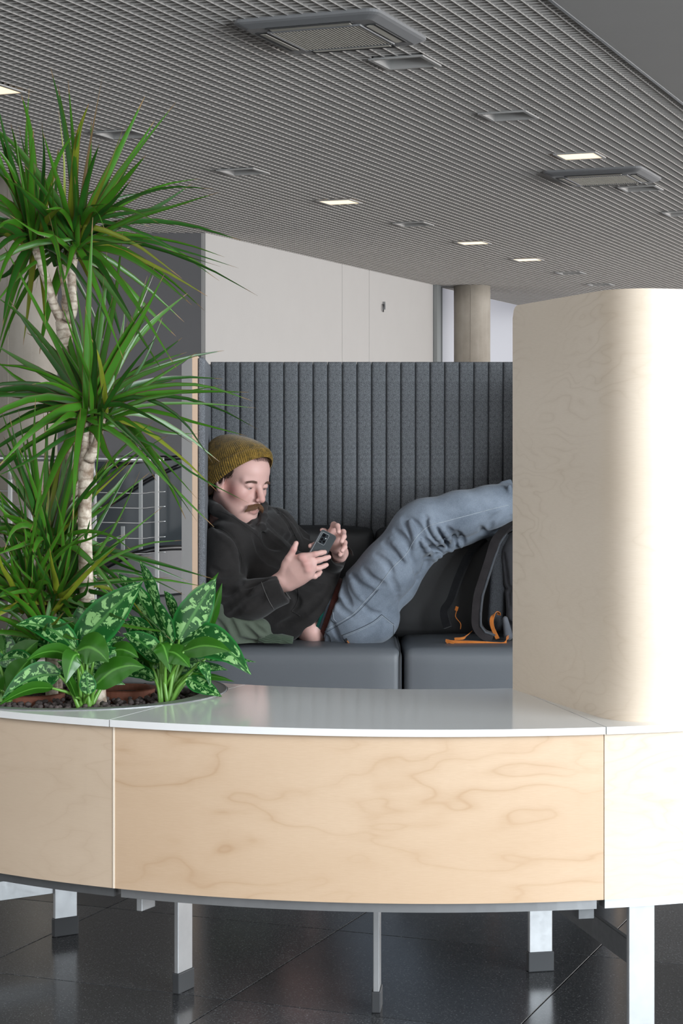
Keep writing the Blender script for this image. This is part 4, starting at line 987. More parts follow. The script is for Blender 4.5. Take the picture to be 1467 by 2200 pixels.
for k in range(760):                                      # sideburn, temple and hair over the ear (near side) and the same on the far side
    s_ = -1 if k % 3 else 1
    a = random.uniform(-0.065, 0.050); c0 = 0.010 + (0.95 if a > 0 else 0.80) * a + rnd(0.004); y0 = 0.0785 - 7.0 * max(a - 0.0, 0) ** 2 
    ln = 0.034 + 0.026 * max(0, (0.02 - a) / 0.08) - 0.25 * max(0, a - 0.02) + rnd(0.009)
    roots.append([hd(a, s_ * (y0 + 0.001), c0), hd(a - 0.004 + rnd(0.002), s_ * (y0 + 0.0045 + rnd(0.0015)), c0 - ln * 0.5), hd(a - 0.010 + rnd(0.004), s_ * (y0 + 0.0035 + rnd(0.002)), c0 - ln)])
for k in range(160):                                      # nape
    az = math.pi + rnd(0.9); q = cap_surface(0.0, az); b_ = q * np.array((1.0, 0.96, 1)); roots.append([hd(*b_), hd(*(b_ + (-0.001, rnd(0.003), -0.02))), hd(*(b_ + (0.012, rnd(0.006), -0.045 + rnd(0.008))))])
strands('hair', roots, 'hair', 0.0012)
roots = []
for k in range(70):                                       # short hair line under the cap at the forehead
    b0 = rnd(0.035); roots.append([hd(0.076 - 5 * b0 * b0, b0, 0.100 - 3 * b0 * b0 + rnd(0.002)), hd(0.086 - 5 * b0 * b0, b0 + rnd(0.003), 0.091 - 3 * b0 * b0), hd(0.0915 - 5.5 * b0 * b0, b0 + rnd(0.004), 0.084 - 3 * b0 * b0 + rnd(0.003))])
strands('hair', roots, 'brow_hair', 0.0007)
roots = []
for k in range(800):                                      # moustache drooping past the mouth corners
    t = random.uniform(-1, 1); b0 = 0.031 * t; a0 = 0.1125 - 13.0 * b0 * b0 + rnd(0.0015); c0 = -0.0585 - 0.010 * abs(t) ** 1.5 + rnd(0.004)
    ln = 0.011 + 0.008 * abs(t) + rnd(0.003); sx = math.copysign(1, t) * (0.35 + 0.5 * abs(t))
    roots.append([hd(a0 - 0.003, b0, c0), hd(a0 + 0.0035, b0 + sx * ln * 0.4, c0 - ln * 0.45), hd(a0 + 0.001 - 0.004 * abs(t), b0 + sx * ln * 0.75, c0 - ln)])
strands('moustache', roots, 'moustache', 0.00052)
roots = []
for s_ in (-1, 1):
    for k in range(220):
        t = random.random(); b0 = 0.013 + 0.036 * t; a0 = 0.1025 - 0.006 * t - 9 * max(0, b0 - 0.02) ** 2; c0 = 0.0125 + 0.004 * math.sin(t * 2.6) - 0.006 * t * t + rnd(0.0032)
        roots.append([hd(a0 - 0.003, s_ * b0, c0), hd(a0 + 0.0008, s_ * (b0 + 0.004), c0 + 0.001), hd(a0 - 0.001, s_ * (b0 + 0.009), c0 + rnd(0.001))])
strands('eyebrows', roots, 'brow_hair', 0.0008, n=3)
# ================================================================ phone in his hands
simple('phone_back', (0.085, 0.095, 0.10), 0.28, 0.35); simple('phone_frame', (0.38, 0.40, 0.42), 0.3, 0.8); simple('phone_module', (0.03, 0.035, 0.04), 0.2)
simple('lens_black', (0.004, 0.004, 0.005), 0.08); simple('phone_silver', (0.62, 0.64, 0.65), 0.3, 0.7); simple('phone_screen', (0.01, 0.01, 0.012), 0.05); simple('flash', (0.85, 0.85, 0.8), 0.3)
TL, TR, BL = Vector(pv(694, 1137.4, 6.402)), Vector(pv(729, 1145.4, 6.438)), Vector(pv(645.7, 1224.5, 6.402))
ey = (TL - BL).normalized(); ex = (TR - TL); ex = (ex - ey * ex.dot(ey)); pw_ = ex.length; ex.normalize(); ez = ex.cross(ey); pl_ = (TL - BL).length
if ez.y > 0: ez = -ez
PM = Matrix((ex, ey, ez)).transposed().to_4x4(); pc = BL + ey * pl_ / 2 + ex * pw_ / 2 + ez * -0.0045
phone = empty('smartphone', tuple(pc), 'grey smartphone with a triple camera plate, held in both hands', 'phone')
def ploc(x, y, z): return pc + ex * x + ey * y + ez * z
def rrect(w, h, r, z, n=6):
    out = []
    for q, (sx, sy) in enumerate(((1, 1), (-1, 1), (-1, -1), (1, -1))):
        for k in range(n + 1): an = math.pi / 2 * (q + k / n); out.append((sx * (w / 2 - r) + r * math.cos(an), sy * (h / 2 - r) + r * math.sin(an), z))
    return out
def stack(name, loops, mat, parent, xy=(0, 0)):
    n = len(loops[0]); V = [ploc(x + xy[0], y + xy[1], z) for L in loops for (x, y, z) in L]; Fc = [tuple(range(n))[::-1], tuple((len(loops) - 1) * n + k for k in range(n))]
    for i in range(len(loops) - 1):
        for k in range(n): Fc.append((i * n + k, i * n + (k + 1) % n, (i + 1) * n + (k + 1) % n, (i + 1) * n + k))
    return mesh(name, V, Fc, mat, parent)
stack('frame', [rrect(pw_ - 0.002, pl_ - 0.002, 0.009, -0.0042), rrect(pw_, pl_, 0.010, -0.0028), rrect(pw_, pl_, 0.010, 0.0028), rrect(pw_ - 0.001, pl_ - 0.001, 0.0095, 0.0036)], MAT['phone_frame'], phone)
stack('back_glass', [rrect(pw_ - 0.002, pl_ - 0.002, 0.009, 0.0036), rrect(pw_ - 0.003, pl_ - 0.003, 0.009, 0.0045)], MAT['phone_back'], phone)
stack('screen', [rrect(pw_ - 0.003, pl_ - 0.003, 0.009, -0.0046), rrect(pw_ - 0.002, pl_ - 0.002, 0.009, -0.0042)], MAT['phone_screen'], phone)
mx, my = -pw_ / 2 + 0.0185, pl_ / 2 - 0.0265
cm = stack('camera_plate', [rrect(0.030, 0.039, 0.004, 0.0045), rrect(0.030, 0.039, 0.004, 0.0056)], MAT['phone_silver'], phone, (mx, my))
def sub(o, parent): keep(o, phone); o.parent = parent; o.matrix_parent_inverse = Matrix.Identity(4); return o
pl2 = sub(stack('camera_window', [rrect(0.027, 0.036, 0.003, 0.0056), rrect(0.027, 0.036, 0.003, 0.0060)], MAT['phone_module'], None, (mx, my)), cm)
for lx, ly, r in ((-0.005, 0.0105, 0.0060), (-0.005, -0.0035, 0.0052), (0.0065, -0.0075, 0.0045), (-0.0055, -0.0135, 0.0030)):
    cir = lambda rr, z: [(rr * math.cos(2 * math.pi * k / 20), rr * math.sin(2 * math.pi * k / 20), z) for k in range(20)]
    sub(stack('lens', [cir(r, 0.0060), cir(r, 0.0072), cir(r * 0.75, 0.0072), cir(r * 0.7, 0.0066)], MAT['lens_black'], None, (mx + lx, my + ly)), cm)
sub(stack('flash', [[(0.002 * math.cos(a * 0.7854), 0.002 * math.sin(a * 0.7854), z) for a in range(8)] for z in (0.0060, 0.0065)], MAT['flash'], None, (mx + 0.0075, my + 0.004)), cm)

# ================================================================ backpack at the right end of the seat
cloth('pack_grey', (0.040, 0.040, 0.046), (0.085, 0.084, 0.092), 800, 0.7, 10); cloth('pack_slate', (0.075, 0.08, 0.095), (0.13, 0.135, 0.15), 800, 0.7, 16)
cloth('pack_black', (0.008, 0.008, 0.009), (0.020, 0.020, 0.022), 900, 0.8, 20); cloth('strap_brown', (0.018, 0.015, 0.016), (0.036, 0.031, 0.032), 900, 0.8, 20); cloth('piping', (0.045, 0.05, 0.058), (0.085, 0.09, 0.10), 900, 0.7, 60)
cloth('orange_web', (0.46, 0.13, 0.022), (0.66, 0.22, 0.045), 1200, 0.75, 40)
t_ = NT('mesh_fabric'); v_ = t_.coord('Object'); vo_ = t_.n('ShaderNodeTexVoronoi'); vo_.inputs['Scale'].default_value = 330; t_.l(v_, vo_.inputs['Vector'])
t_.set(t_.ramp(vo_.outputs['Distance'], [(0.15, (0.004, 0.004, 0.005)), (0.5, (0.028, 0.03, 0.035))]), 0.8); t_.bump(vo_.outputs['Distance'], 0.5, 0.003); MAT['mesh_fabric'] = t_.m
pack = empty('backpack', (0.66, 6.75, 0.452), 'dark grey backpack with orange webbing leaning on the sofa behind the partition', 'backpack')
bp_ = Sdf()
bp_.cone(pv(1150, 1195, 6.76), pv(1165, 1345, 6.74), 0.100, 0.062, 0.05, flat=(1, 0, 0), fk=1.2)
bp_.cone(pv(1108, 1190, 6.72), pv(1108, 1340, 6.70), 0.030, 0.030, 0.06)
bp_.cone(pv(1105, 1180, 6.80), pv(1112, 1340, 6.80), 0.040, 0.040, 0.06)
bp_.cone(pv(1130, 1345, 6.70), pv(1190, 1350, 6.72), 0.045, 0.045, 0.05)
bp_.freeze()
for pts in ([(1082, 1190), (1088, 1240), (1094, 1300)], [(1080, 1262), (1092, 1268), (1099, 1262)], [(1084, 1330), (1092, 1340), (1100, 1344)]): bp_.crease(pts, 0.006, 0.005, 0.01)
v_, f_ = bp_.mesh((0.48, 6.58, 0.45), (0.86, 6.94, 0.90), 0.0045); v_[:, 2] = np.maximum(v_[:, 2], 0.4605)
np_mesh('main_body', v_, f_, MAT['pack_grey'], pack)
mp_ = Sdf(); mp_.cone(pv(1068, 1195, 6.735), pv(1062, 1330, 6.725), 0.030, 0.036, 0.02, flat=(0.8, -0.6, 0), fk=0.5); mp_.cone(pv(1085, 1170, 6.75), pv(1075, 1330, 6.745), 0.040, 0.040, 0.02, flat=(0.8, -0.6, 0), fk=0.5)
v_, f_ = mp_.mesh((0.42, 6.62, 0.47), (0.66, 6.86, 0.88), 0.0045); np_mesh('mesh_back_panel', v_, f_, MAT['mesh_fabric'], pack)
pn = Sdf(); pn.cone(pv(1085, 1330, 6.655), pv(1092, 1366, 6.655), 0.010, 0.016, 0.01); v_, f_ = pn.mesh((0.50, 6.60, 0.45), (0.62, 6.70, 0.58), 0.004); np_mesh('side_wing', v_, f_, MAT['pack_slate'], pack)
def band(name, pts, w, th, mat, parent, wdir=None, n=40, tilt=None):
    """flat webbing along pts; width along wdir (one direction or one per control point), thickness th"""
    C = smooth_path([tuple(p) for p in pts], n); V = []; Fc = []
    Wd = smooth_path(wdir, n) if np.ndim(wdir) == 2 else np.tile(np.array(wdir, float), (n, 1))
    for i in range(n):
        t = C[min(i + 1, n - 1)] - C[max(i - 1, 0)]; t /= np.linalg.norm(t); w_ = Wd[i] - t * (Wd[i] @ t); w_ /= np.linalg.norm(w_); nn = np.cross(t, w_)
        for a, b_ in ((-1, -1), (1, -1), (1, 1), (-1, 1)): V.append(C[i] + w_ * a * w / 2 + nn * b_ * th / 2)
    for i in range(n - 1):
        for q in range(4): Fc.append((i * 4 + q, i * 4 + (q + 1) % 4, i * 4 + 4 + (q + 1) % 4, i * 4 + 4 + q))
    Fc.append((3, 2, 1, 0)); e = (n - 1) * 4; Fc.append((e, e + 1, e + 2, e + 3)); return mesh(name, V, Fc, MAT[mat], parent, smooth=False)
B = lambda x, y, D: pv(920 + x * 0.1727, 1020 + y * 0.1727, D)
spts = [B(1060, 590, 6.74), B(950, 690, 6.72), B(840, 830, 6.70), B(770, 1050, 6.675), B(690, 1300, 6.655), B(630, 1500, 6.645), B(605, 1720, 6.64), B(610, 1880, 6.64), B(690, 1985, 6.64), B(800, 2020, 6.645)]
st_ = band('shoulder_strap', spts, 0.034, 0.011, 'strap_brown', pack, [(0.75, -0.2, 0.2)] * 7 + [(0.9, -0.2, 0.1), (0.3, -0.2, 1.0), (0.0, -0.2, 1.0)], 60)
edge = [B(1065, 640, 6.728), B(975, 720, 6.710), B(890, 850, 6.690), B(815, 1060, 6.665), B(735, 1310, 6.645), B(672, 1510, 6.636), B(650, 1720, 6.631), B(650, 1880, 6.631), B(710, 1960, 6.632), B(830, 1995, 6.637)]
pp = tube_obj('strap_piping', edge, 0.0042, MAT['piping'], None, 6); pp.data.polygons.foreach_set('use_smooth', [True] * len(pp.data.polygons)); keep(pp, pack); pp.parent = st_; pp.matrix_parent_inverse = Matrix.Identity(4)
band('shoulder_strap', [B(700, 800, 6.86), B(520, 980, 6.84), B(380, 1280, 6.82), B(280, 1560, 6.80), B(200, 1700, 6.80), B(240, 1900, 6.78)], 0.030, 0.010, 'pack_black', pack, (0.8, -0.5, 0.2), 40)
tube_obj('strap_cord', smooth_path([B(350, 1690, 6.74), B(340, 1770, 6.74), B(400, 1850, 6.73), B(400, 1920, 6.72)], 14), 0.0016, MAT['orange_web'], pack, 6)
band('orange_pull', [B(360, 1640, 6.742), B(345, 1690, 6.742)], 0.010, 0.002, 'orange_web', pack, (0.9, -0.3, 0.3), 4)
# orange webbing: upright loop, strap lying on the seat with folded end
band('orange_loop', [B(862, 2040, 6.640), B(800, 1900, 6.628), B(790, 1800, 6.624), B(830, 1722, 6.628), B(875, 1710, 6.640), B(878, 1745, 6.652)], 0.0135, 0.0018, 'orange_web', pack, [(1, -0.3, 0.1), (1, -0.5, 0), (1, -0.4, 0.1), (0.5, -0.6, 0.6), (0.5, -0.8, -0.2), (0.8, -0.6, 0.2)], 44)
zst = 0.4640
def onseat(x, y, z=zst): D = (HC - z) * F / (1020 + y * 0.1727 - YH); return pv(920 + x * 0.1727, 1020 + y * 0.1727, D)
band('orange_strap', [B(1010, 2010, 6.66), B(975, 2035, 6.610), B(965, 2085, 6.592), B(910, 2108, 6.590), B(700, 2095, 6.592), B(480, 2085, 6.590), B(330, 2080, 6.588), B(225, 2075, 6.590)], 0.0125, 0.0018, 'orange_web', pack, [(0, -0.1, 1)] * 4 + [(0, -0.3, 1), (0, -0.5, 1.0), (0, -0.6, 0.9), (0, -0.5, 1)], 60)
band('orange_strap', [B(215, 2062, 6.588), B(270, 2075, 6.584), B(320, 2100, 6.582)], 0.011, 0.002, 'orange_web', pack, (0.1, -0.5, 1), 8)
band('orange_strap', [B(325, 2043, 6.66), B(430, 2033, 6.655), B(480, 2000, 6.66), B(540, 1950, 6.68)], 0.009, 0.0018, 'orange_web', pack, [(0, -0.4, 1)] * 2 + [(0.4, -0.7, 0.6)] * 2, 24)

# ================================================================ olive jacket under his elbow
jk = empty('folded_jacket', (-0.34, 6.56, 0.452), 'olive green jacket crumpled on the seat under his elbow', 'jacket')
o_ = Sdf()
o_.cone(pv(462, 1322, 6.56), pv(492, 1362, 6.545), 0.046, 0.050, 0.03, flat=(0.4, -1, 0), fk=0.62)
o_.cone(pv(480, 1345, 6.55), pv(505, 1372, 6.535), 0.052, 0.038, 0.03)
o_.cone(pv(505, 1348, 6.55), pv(552, 1352, 6.545), 0.034, 0.034, 0.025)
o_.cone(pv(548, 1350, 6.545), pv(575, 1372, 6.540), 0.030, 0.024, 0.02)
o_.cone(pv(500, 1384, 6.54), pv(545, 1382, 6.54), 0.020, 0.018, 0.02)
o_.cone(pv(466, 1306, 6.50), pv(498, 1356, 6.505), 0.040, 0.046, 0.03, flat=(0.2, -1, 0), fk=0.6); o_.cone(pv(505, 1342, 6.51), pv(560, 1350, 6.515), 0.036, 0.032, 0.025, flat=(0, -1, 0.2), fk=0.8)
o_.freeze()
for pts, r, dp in (([(482, 1305), (500, 1345), (512, 1372)], 0.008, 0.009), ([(520, 1340), (535, 1358), (552, 1372)], 0.008, 0.008), ([(540, 1334), (556, 1352), (570, 1362)], 0.006, 0.005), ([(465, 1330), (480, 1352), (490, 1372)], 0.007, 0.005), ([(512, 1372), (530, 1378), (556, 1380)], 0.006, 0.006)): o_.crease(pts, r, dp, 0.01)
v_, f_ = o_.mesh((-0.46, 6.42, 0.44), (-0.22, 6.64, 0.64), 0.0034); v_[:, 2] = np.maximum(v_[:, 2], 0.4570)
np_mesh('jacket_fabric', relax(v_, f_, 1, 0.35), f_, MAT['olive'], jk)
# ribbed cuff: a flattened knitted sleeve end
V = []; Fc = []; n = 96; ca_, cb_ = pv(556, 1370, 6.535), pv(629, 1381, 6.535); dx_ = (cb_ - ca_); dn = np.cross(dx_ / np.linalg.norm(dx_), (0, 1, 0))
if dn[2] < 0: dn = -dn
for i, (t, rz, ry) in enumerate(((0, 0.022, 0.030), (0.2, 0.026, 0.034), (0.4, 0.020, 0.036), (0.65, 0.021, 0.038), (0.95, 0.018, 0.038), (1.0, 0.016, 0.037), (0.985, 0.012, 0.033), (0.6, 0.010, 0.030))):
    for k in range(n):
        a = 2 * math.pi * k / n; g = 1 + 0.05 * math.cos(24 * a) * (0 if i == 0 else 1); wv = 0.006 * math.sin(2 * a + 5 * t) - 0.004 * math.cos(3 * a + 9 * t)
        p = ca_ + dx_ * t + dn * (math.sin(a) * rz * g + wv) + np.array((0, 1, 0)) * math.cos(a) * ry * g; p[2] = max(p[2], 0.4575); V.append(p)
for i in range(7):
    for k in range(n): Fc.append((i * n + k, i * n + (k + 1) % n, (i + 1) * n + (k + 1) % n, (i + 1) * n + k))
mesh('ribbed_cuff', V, Fc, MAT['olive_rib'], jk, smooth=True)
# ================================================================ stair landing seen beyond the plants
simple('rail_steel', (0.62, 0.63, 0.63), 0.3, 0.7); simple('rail_white', (0.52, 0.52, 0.51), 0.4, 0.2); simple('rail_black', (0.012, 0.012, 0.014), 0.4)
plaster('landing_grey', (0.19, 0.19, 0.195)); simple('glass_dark', (0.075, 0.088, 0.098), 0.08)
DR = 13.0
bal = empty('steel_balustrade', (P(280, 945, DR).x, DR, 0), 'steel balustrade with horizontal rods on the landing behind the plants', 'railing')
tube_obj('handrail', [P(352, 988.5, DR), P(205, 985.5, DR), P(-60, 984, DR)], 0.020, MAT['rail_steel'], bal, 10)
for x, y0, mt, w in ((337, 1018, 'rail_white', 0.026), (203, 1030, 'rail_white', 0.024), (66, 1030, 'rail_white', 0.024), (22, 1030, 'rail_white', 0.024)):
    zt = P(x, y0, DR).z; p = box('post', (P(x, 0, DR).x, DR, zt / 2), (w, 0.05, zt), MAT[mt], bal, bevel=0.003)
    s_o = tube_obj('saddle', [P(x, y0 + 4, DR), P(x - 3, 990, DR)], [0.012, 0.009], MAT['rail_white'], None, 8); keep(s_o, bal); s_o.parent = p; s_o.matrix_parent_inverse = Matrix.Identity(4)
for y in (1058, 1090, 1122, 1155, 1188):
    pr = smooth_path([P(355, y - 2, DR - 0.02), P(325, y, DR + 0.02), P(300, y + 2, DR + 0.15), P(205, y, DR + 0.5), P(-40, y - 4, DR + 0.6)], 16)
    tube_obj('rod', pr, 0.0045, MAT['rail_steel'], bal, 6)
for x, y0, y1 in ((302, 1030, 1184), (264, 1130, 1185)):  # reflections of the posts in the dark glass, built as fainter posts
    D2 = 15.2; a, b_ = P(x, y0, D2), P(x, y1, D2); box('post', ((a.x + b_.x) / 2, D2, (a.z + b_.z) / 2), (0.028, 0.04, a.z - b_.z), MAT['frame_grey'], bal, bevel=0.003)
# dark glazed stair side with black stringers, low curved parapet
sg = empty('stair_screen', (P(290, 945, 16.4).x, 16.4, 0), 'dark glass stair screen with black sloping stringers behind the balustrade', 'screen')
a, b_ = P(195, 990, 16.4), P(400, 1290, 16.4); box('glass_sheet', ((a.x + b_.x) / 2, 16.42, (a.z) / 2), (b_.x - a.x, 0.02, a.z), MAT['glass_dark'], sg)
for pts, r in (([(195, 1030), (232, 1005), (300, 990), (395, 982)], 0.022), ([(195, 1108), (262, 1068), (320, 1030), (395, 996)], 0.020), ([(195, 984), (300, 983), (395, 983)], 0.018)):
    tube_obj('stringer', [P(x, y, 16.3) for x, y in smooth_path(pts, 14)], r, MAT['rail_black'], sg, 6)
V = []; Fc = []; cap = []
pth = smooth_path([(130, 1262, 14.6), (205, 1232, 14.4), (265, 1203, 14.3), (320, 1186, 14.3), (360, 1181, 14.4), (400, 1180, 14.6)], 26)
for i, (x, y, D) in enumerate(pth):
    t = P(x, y, D); V += [(t.x, D, 0), (t.x, D, t.z), (t.x, D + 0.15, t.z), (t.x, D + 0.15, 0)]; cap.append((t.x, D, t.z + 0.012))
for i in range(len(pth) - 1):
    for k in range(4): Fc.append((i * 4 + k, i * 4 + (k + 1) % 4, i * 4 + 4 + (k + 1) % 4, i * 4 + 4 + k))
Fc.append((3, 2, 1, 0)); e = (len(pth) - 1) * 4; Fc.append((e, e + 1, e + 2, e + 3))
cw = mesh('wall_landing', V, Fc, MAT['landing_grey']); tag(cw, kind='structure')
tube_obj('cap_strip', cap, 0.022, MAT['rail_black'], cw, 6)
# ================================================================ planter and plants
ZSOIL = 0.600
plt = empty('planter_insert', (HX, HY, 0.33), 'round grey metal planter sunk into the left of the bench top', 'planter')
def lathe(name, prof, mat, parent, c=(HX, HY), n=72):
    V = [(c[0] + r * math.cos(2 * math.pi * k / n), c[1] + r * math.sin(2 * math.pi * k / n), z) for r, z in prof for k in range(n)]
    Fc = [(i * n + k, i * n + (k + 1) % n, (i + 1) * n + (k + 1) % n, (i + 1) * n + k) for i in range(len(prof) - 1) for k in range(n)]
    if prof[-1][0] < 0.02: Fc.append(tuple((len(prof) - 1) * n + k for k in range(n)))
    return mesh(name, V, Fc, mat, parent, smooth=False)
simple('planter_metal', (0.22, 0.225, 0.23), 0.35, 0.3); simple('terracotta', (0.24, 0.085, 0.05), 0.7)
lathe('rim', [(HR, ZT - 0.010), (HR, ZT + 0.0012), (HR - 0.002, ZT + 0.002), (HR - 0.004, ZT + 0.0005), (HR - 0.050, ZT - 0.002), (HR - 0.052, ZT - 0.016)], MAT['planter_metal'], plt)
lathe('liner', [(HR - 0.052, ZT - 0.014), (HR - 0.053, 0.34), (HR - 0.06, 0.332), (0.01, 0.332)], MAT['planter_metal'], plt)
t_ = NT('soil'); v_ = t_.coord('Object'); n_ = t_.noise(v_, 130, 5, 0.7); t_.set(t_.ramp(n_, [(0.35, (0.022, 0.013, 0.009)), (0.6, (0.085, 0.050, 0.034)), (0.75, (0.16, 0.10, 0.07))]), 0.95); t_.bump(n_, 0.9, 0.01); MAT['soil'] = t_.m
t_ = NT('clay_pebble'); v_ = t_.coord('Object'); n_ = t_.noise(v_, 60, 3, 0.6); t_.set(t_.ramp(n_, [(0.3, (0.035, 0.026, 0.026)), (0.7, (0.11, 0.085, 0.08))]), 0.8); MAT['pebble'] = t_.m
random.seed(3)
sb = lathe('soil_bed', [(HR - 0.054, ZSOIL - 0.012), (0.2, ZSOIL - 0.010), (0.1, ZSOIL - 0.012), (0.004, ZSOIL - 0.010)], MAT['soil'], None); tag(sb, 'dark potting soil filling the round planter', 'soil', kind='stuff')
POTS = ((P(270, 0, 4.11).x, 4.11, 0.062), (P(62, 0, 4.04).x, 4.04, 0.075))
for (x, y, r), lb in zip(POTS, ('terracotta pot rim sunk in the soil between the two leafy plants', 'terracotta pot rim sunk in the pebbles at the left')):
    po_ = empty('terracotta_pot', (x, y, ZSOIL - 0.1), lb, 'pot', 'sunken terracotta pots')
    lathe('pot_wall', [(r * 0.8, ZSOIL - 0.10), (r, ZSOIL + 0.012), (r + 0.003, ZSOIL + 0.015), (r - 0.004, ZSOIL + 0.014), (r - 0.006, ZSOIL - 0.02)], MAT['terracotta'], po_, (x, y), 32)
    lathe('pot_soil', [(r - 0.006, ZSOIL - 0.001), (r * 0.5, ZSOIL + 0.005), (0.003, ZSOIL + 0.003)], MAT['soil'], po_, (x, y), 24)
bm0 = bmesh.new(); bmesh.ops.create_icosphere(bm0, subdivisions=1, radius=1.0); pv0 = [v.co.copy() for v in bm0.verts]; pf0 = [tuple(v.index for v in f.verts) for f in bm0.faces]; bm0.free()
V = []; Fc = []
for _ in range(900):
    a = random.uniform(0, 6.283); rr = (HR - 0.061) * math.sqrt(random.random()); x, y = HX + rr * math.cos(a), HY + rr * math.sin(a)
    if any((x - q[0]) ** 2 + (y - q[1]) ** 2 < (q[2] + 0.004) ** 2 for q in POTS[:1]): continue
    s_ = random.uniform(0.0045, 0.0075); o_ = len(V); R_ = Matrix.Rotation(random.uniform(0, 6.28), 3, 'Z'); sc = Vector((s_ * random.uniform(0.85, 1.2), s_, s_ * random.uniform(0.75, 1.0)))
    z = ZSOIL - 0.006 + random.uniform(0, 0.010)
    for v in pv0: w = R_ @ Vector((v.x * sc.x, v.y * sc.y, v.z * sc.z)); V.append((x + w.x, y + w.y, z + w.z))
    Fc += [tuple(o_ + i for i in f) for f in pf0]
pb_ = mesh('clay_pebbles', V, Fc, MAT['pebble'], None, smooth=True); tag(pb_, 'brown clay pebbles covering the planter soil', 'pebbles', kind='stuff')

# ---------------------------------------------------------------- leaf materials
def leafmat(key, col, edge, tipc, gloss=0.30, trans=0.22, pattern=None, rib=None):
    t = NT(key); c = t.n('ShaderNodeTexCoord'); sep = t.n('ShaderNodeSeparateXYZ'); t.l(c.outputs['UV'], sep.inputs[0]); u, v = sep.outputs[0], sep.outputs[1]
    nz = t.noise(t.coord('Object', (1, 1, 1)), 22, 3, 0.6)
    colr = t.mix(nz, tuple(x * 0.70 for x in col), tuple(x * 1.15 for x in col))
    au = t.math('ABSOLUTE', t.math('SUBTRACT', u, 0.5))                   # 0 midrib .. 0.5 margin
    if pattern:
        mp = t.n('ShaderNodeMapping'); mp.inputs['Scale'].default_value = (2.3, 6.0, 1); t.l(c.outputs['UV'], mp.inputs['Vector'])
        oi = t.n('ShaderNodeObjectInfo'); t.l(t.math('MULTIPLY', oi.outputs['Random'], 40.0), mp.inputs['Location']) if False else None
        ad = t.n('ShaderNodeVectorMath', operation='ADD'); cmb = t.n('ShaderNodeCombineXYZ'); t.l(t.math('MULTIPLY', oi.outputs['Random'], 37.0), cmb.inputs[0]); t.l(t.math('MULTIPLY', oi.outputs['Random'], 91.0), cmb.inputs[1])
        t.l(mp.outputs['Vector'], ad.inputs[0]); t.l(cmb.outputs[0], ad.inputs[1])
        n2 = t.noise(ad.outputs[0], 1.55, 4.5, 0.62, 0.5)
        m = t.ramp(n2, [(0.515, (0, 0, 0)), (0.545, (1, 1, 1))]); band_ = t.ramp(au, [(0.03, (0, 0, 0)), (0.07, (1, 1, 1)), (0.36, (1, 1, 1)), (0.42, (0, 0, 0))])
        colr = t.mix(t.math('MULTIPLY', m, band_), colr, pattern)
    if rib: colr = t.mix(t.ramp(au, [(0.015, (1, 1, 1)), (0.06, (0, 0, 0))]), colr, rib)
    if edge: colr = t.mix(t.ramp(au, [(0.40, (0, 0, 0)), (0.47, (1, 1, 1))]), colr, edge)
    if tipc: colr = t.mix(t.ramp(t.math('ADD', v, t.math('MULTIPLY', nz, 0.10)), [(0.975, (0, 0, 0)), (1.03, (1, 1, 1))]), colr, tipc)
    t.set(colr, gloss, Specular_IOR_Level=0.45)
    tr = t.n('ShaderNodeBsdfTranslucent'); t.l(colr, tr.inputs['Color']); mx = t.n('ShaderNodeMixShader'); mx.inputs[0].default_value = trans
    t.l(t.b.outputs[0], mx.inputs[1]); t.l(tr.outputs[0], mx.inputs[2]); t.l(mx.outputs[0], t.out.inputs['Surface']); MAT[key] = t.m
leafmat('dracaena_leaf', (0.050, 0.185, 0.012), (0.10, 0.040, 0.018), (0.26, 0.16, 0.07))
leafmat('dracaena_dark', (0.020, 0.095, 0.010), (0.075, 0.03, 0.015), (0.22, 0.14, 0.06))
leafmat('dracaena_yellow', (0.20, 0.25, 0.02), (0.16, 0.09, 0.03), (0.36, 0.20, 0.08))
leafmat('dracaena_dry', (0.30, 0.20, 0.10), None, (0.4, 0.3, 0.18))
leafmat('aglaonema_leaf', (0.012, 0.085, 0.016), (0.02, 0.16, 0.03), None, 0.22, 0.18, (0.25, 0.48, 0.17), (0.07, 0.22, 0.05))
leafmat('aglaonema_plain', (0.038, 0.160, 0.013), (0.04, 0.15, 0.015), None, 0.28, 0.30, None, (0.12, 0.34, 0.05))
leafmat('aglaonema_back', (0.17, 0.30, 0.12), None, None, 0.4, 0.35, None, (0.2, 0.4, 0.1))
t_ = NT('cane'); v_ = t_.coord('Object'); w_ = t_.n('ShaderNodeTexWave', wave_type='BANDS', bands_direction='Z'); w_.inputs['Scale'].default_value = 17; w_.inputs['Distortion'].default_value = 6; w_.inputs['Detail'].default_value = 3; w_.inputs['Detail Scale'].default_value = 2.2; t_.l(v_, w_.inputs['Vector'])
n_ = t_.noise(v_, 35, 5, 0.65); cc_ = t_.mix(t_.ramp(n_, [(0.35, (0, 0, 0)), (0.62, (1, 1, 1))]), (0.20, 0.135, 0.09), (0.60, 0.52, 0.43)); cc_ = t_.mix(t_.ramp(w_.outputs['Fac'], [(0.0, (0.55, 0.55, 0.55)), (0.3, (0, 0, 0))]), cc_, (0.15, 0.095, 0.06)); t_.set(cc_, 0.8); t_.bump(t_.math('ADD', t_.math('MULTIPLY', w_.outputs['Fac'], 0.4), n_), 0.25, 0.003); MAT['cane'] = t_.m
simple('cane_tip', (0.16, 0.24, 0.09), 0.5); simple('petiole', (0.13, 0.30, 0.045), 0.4)

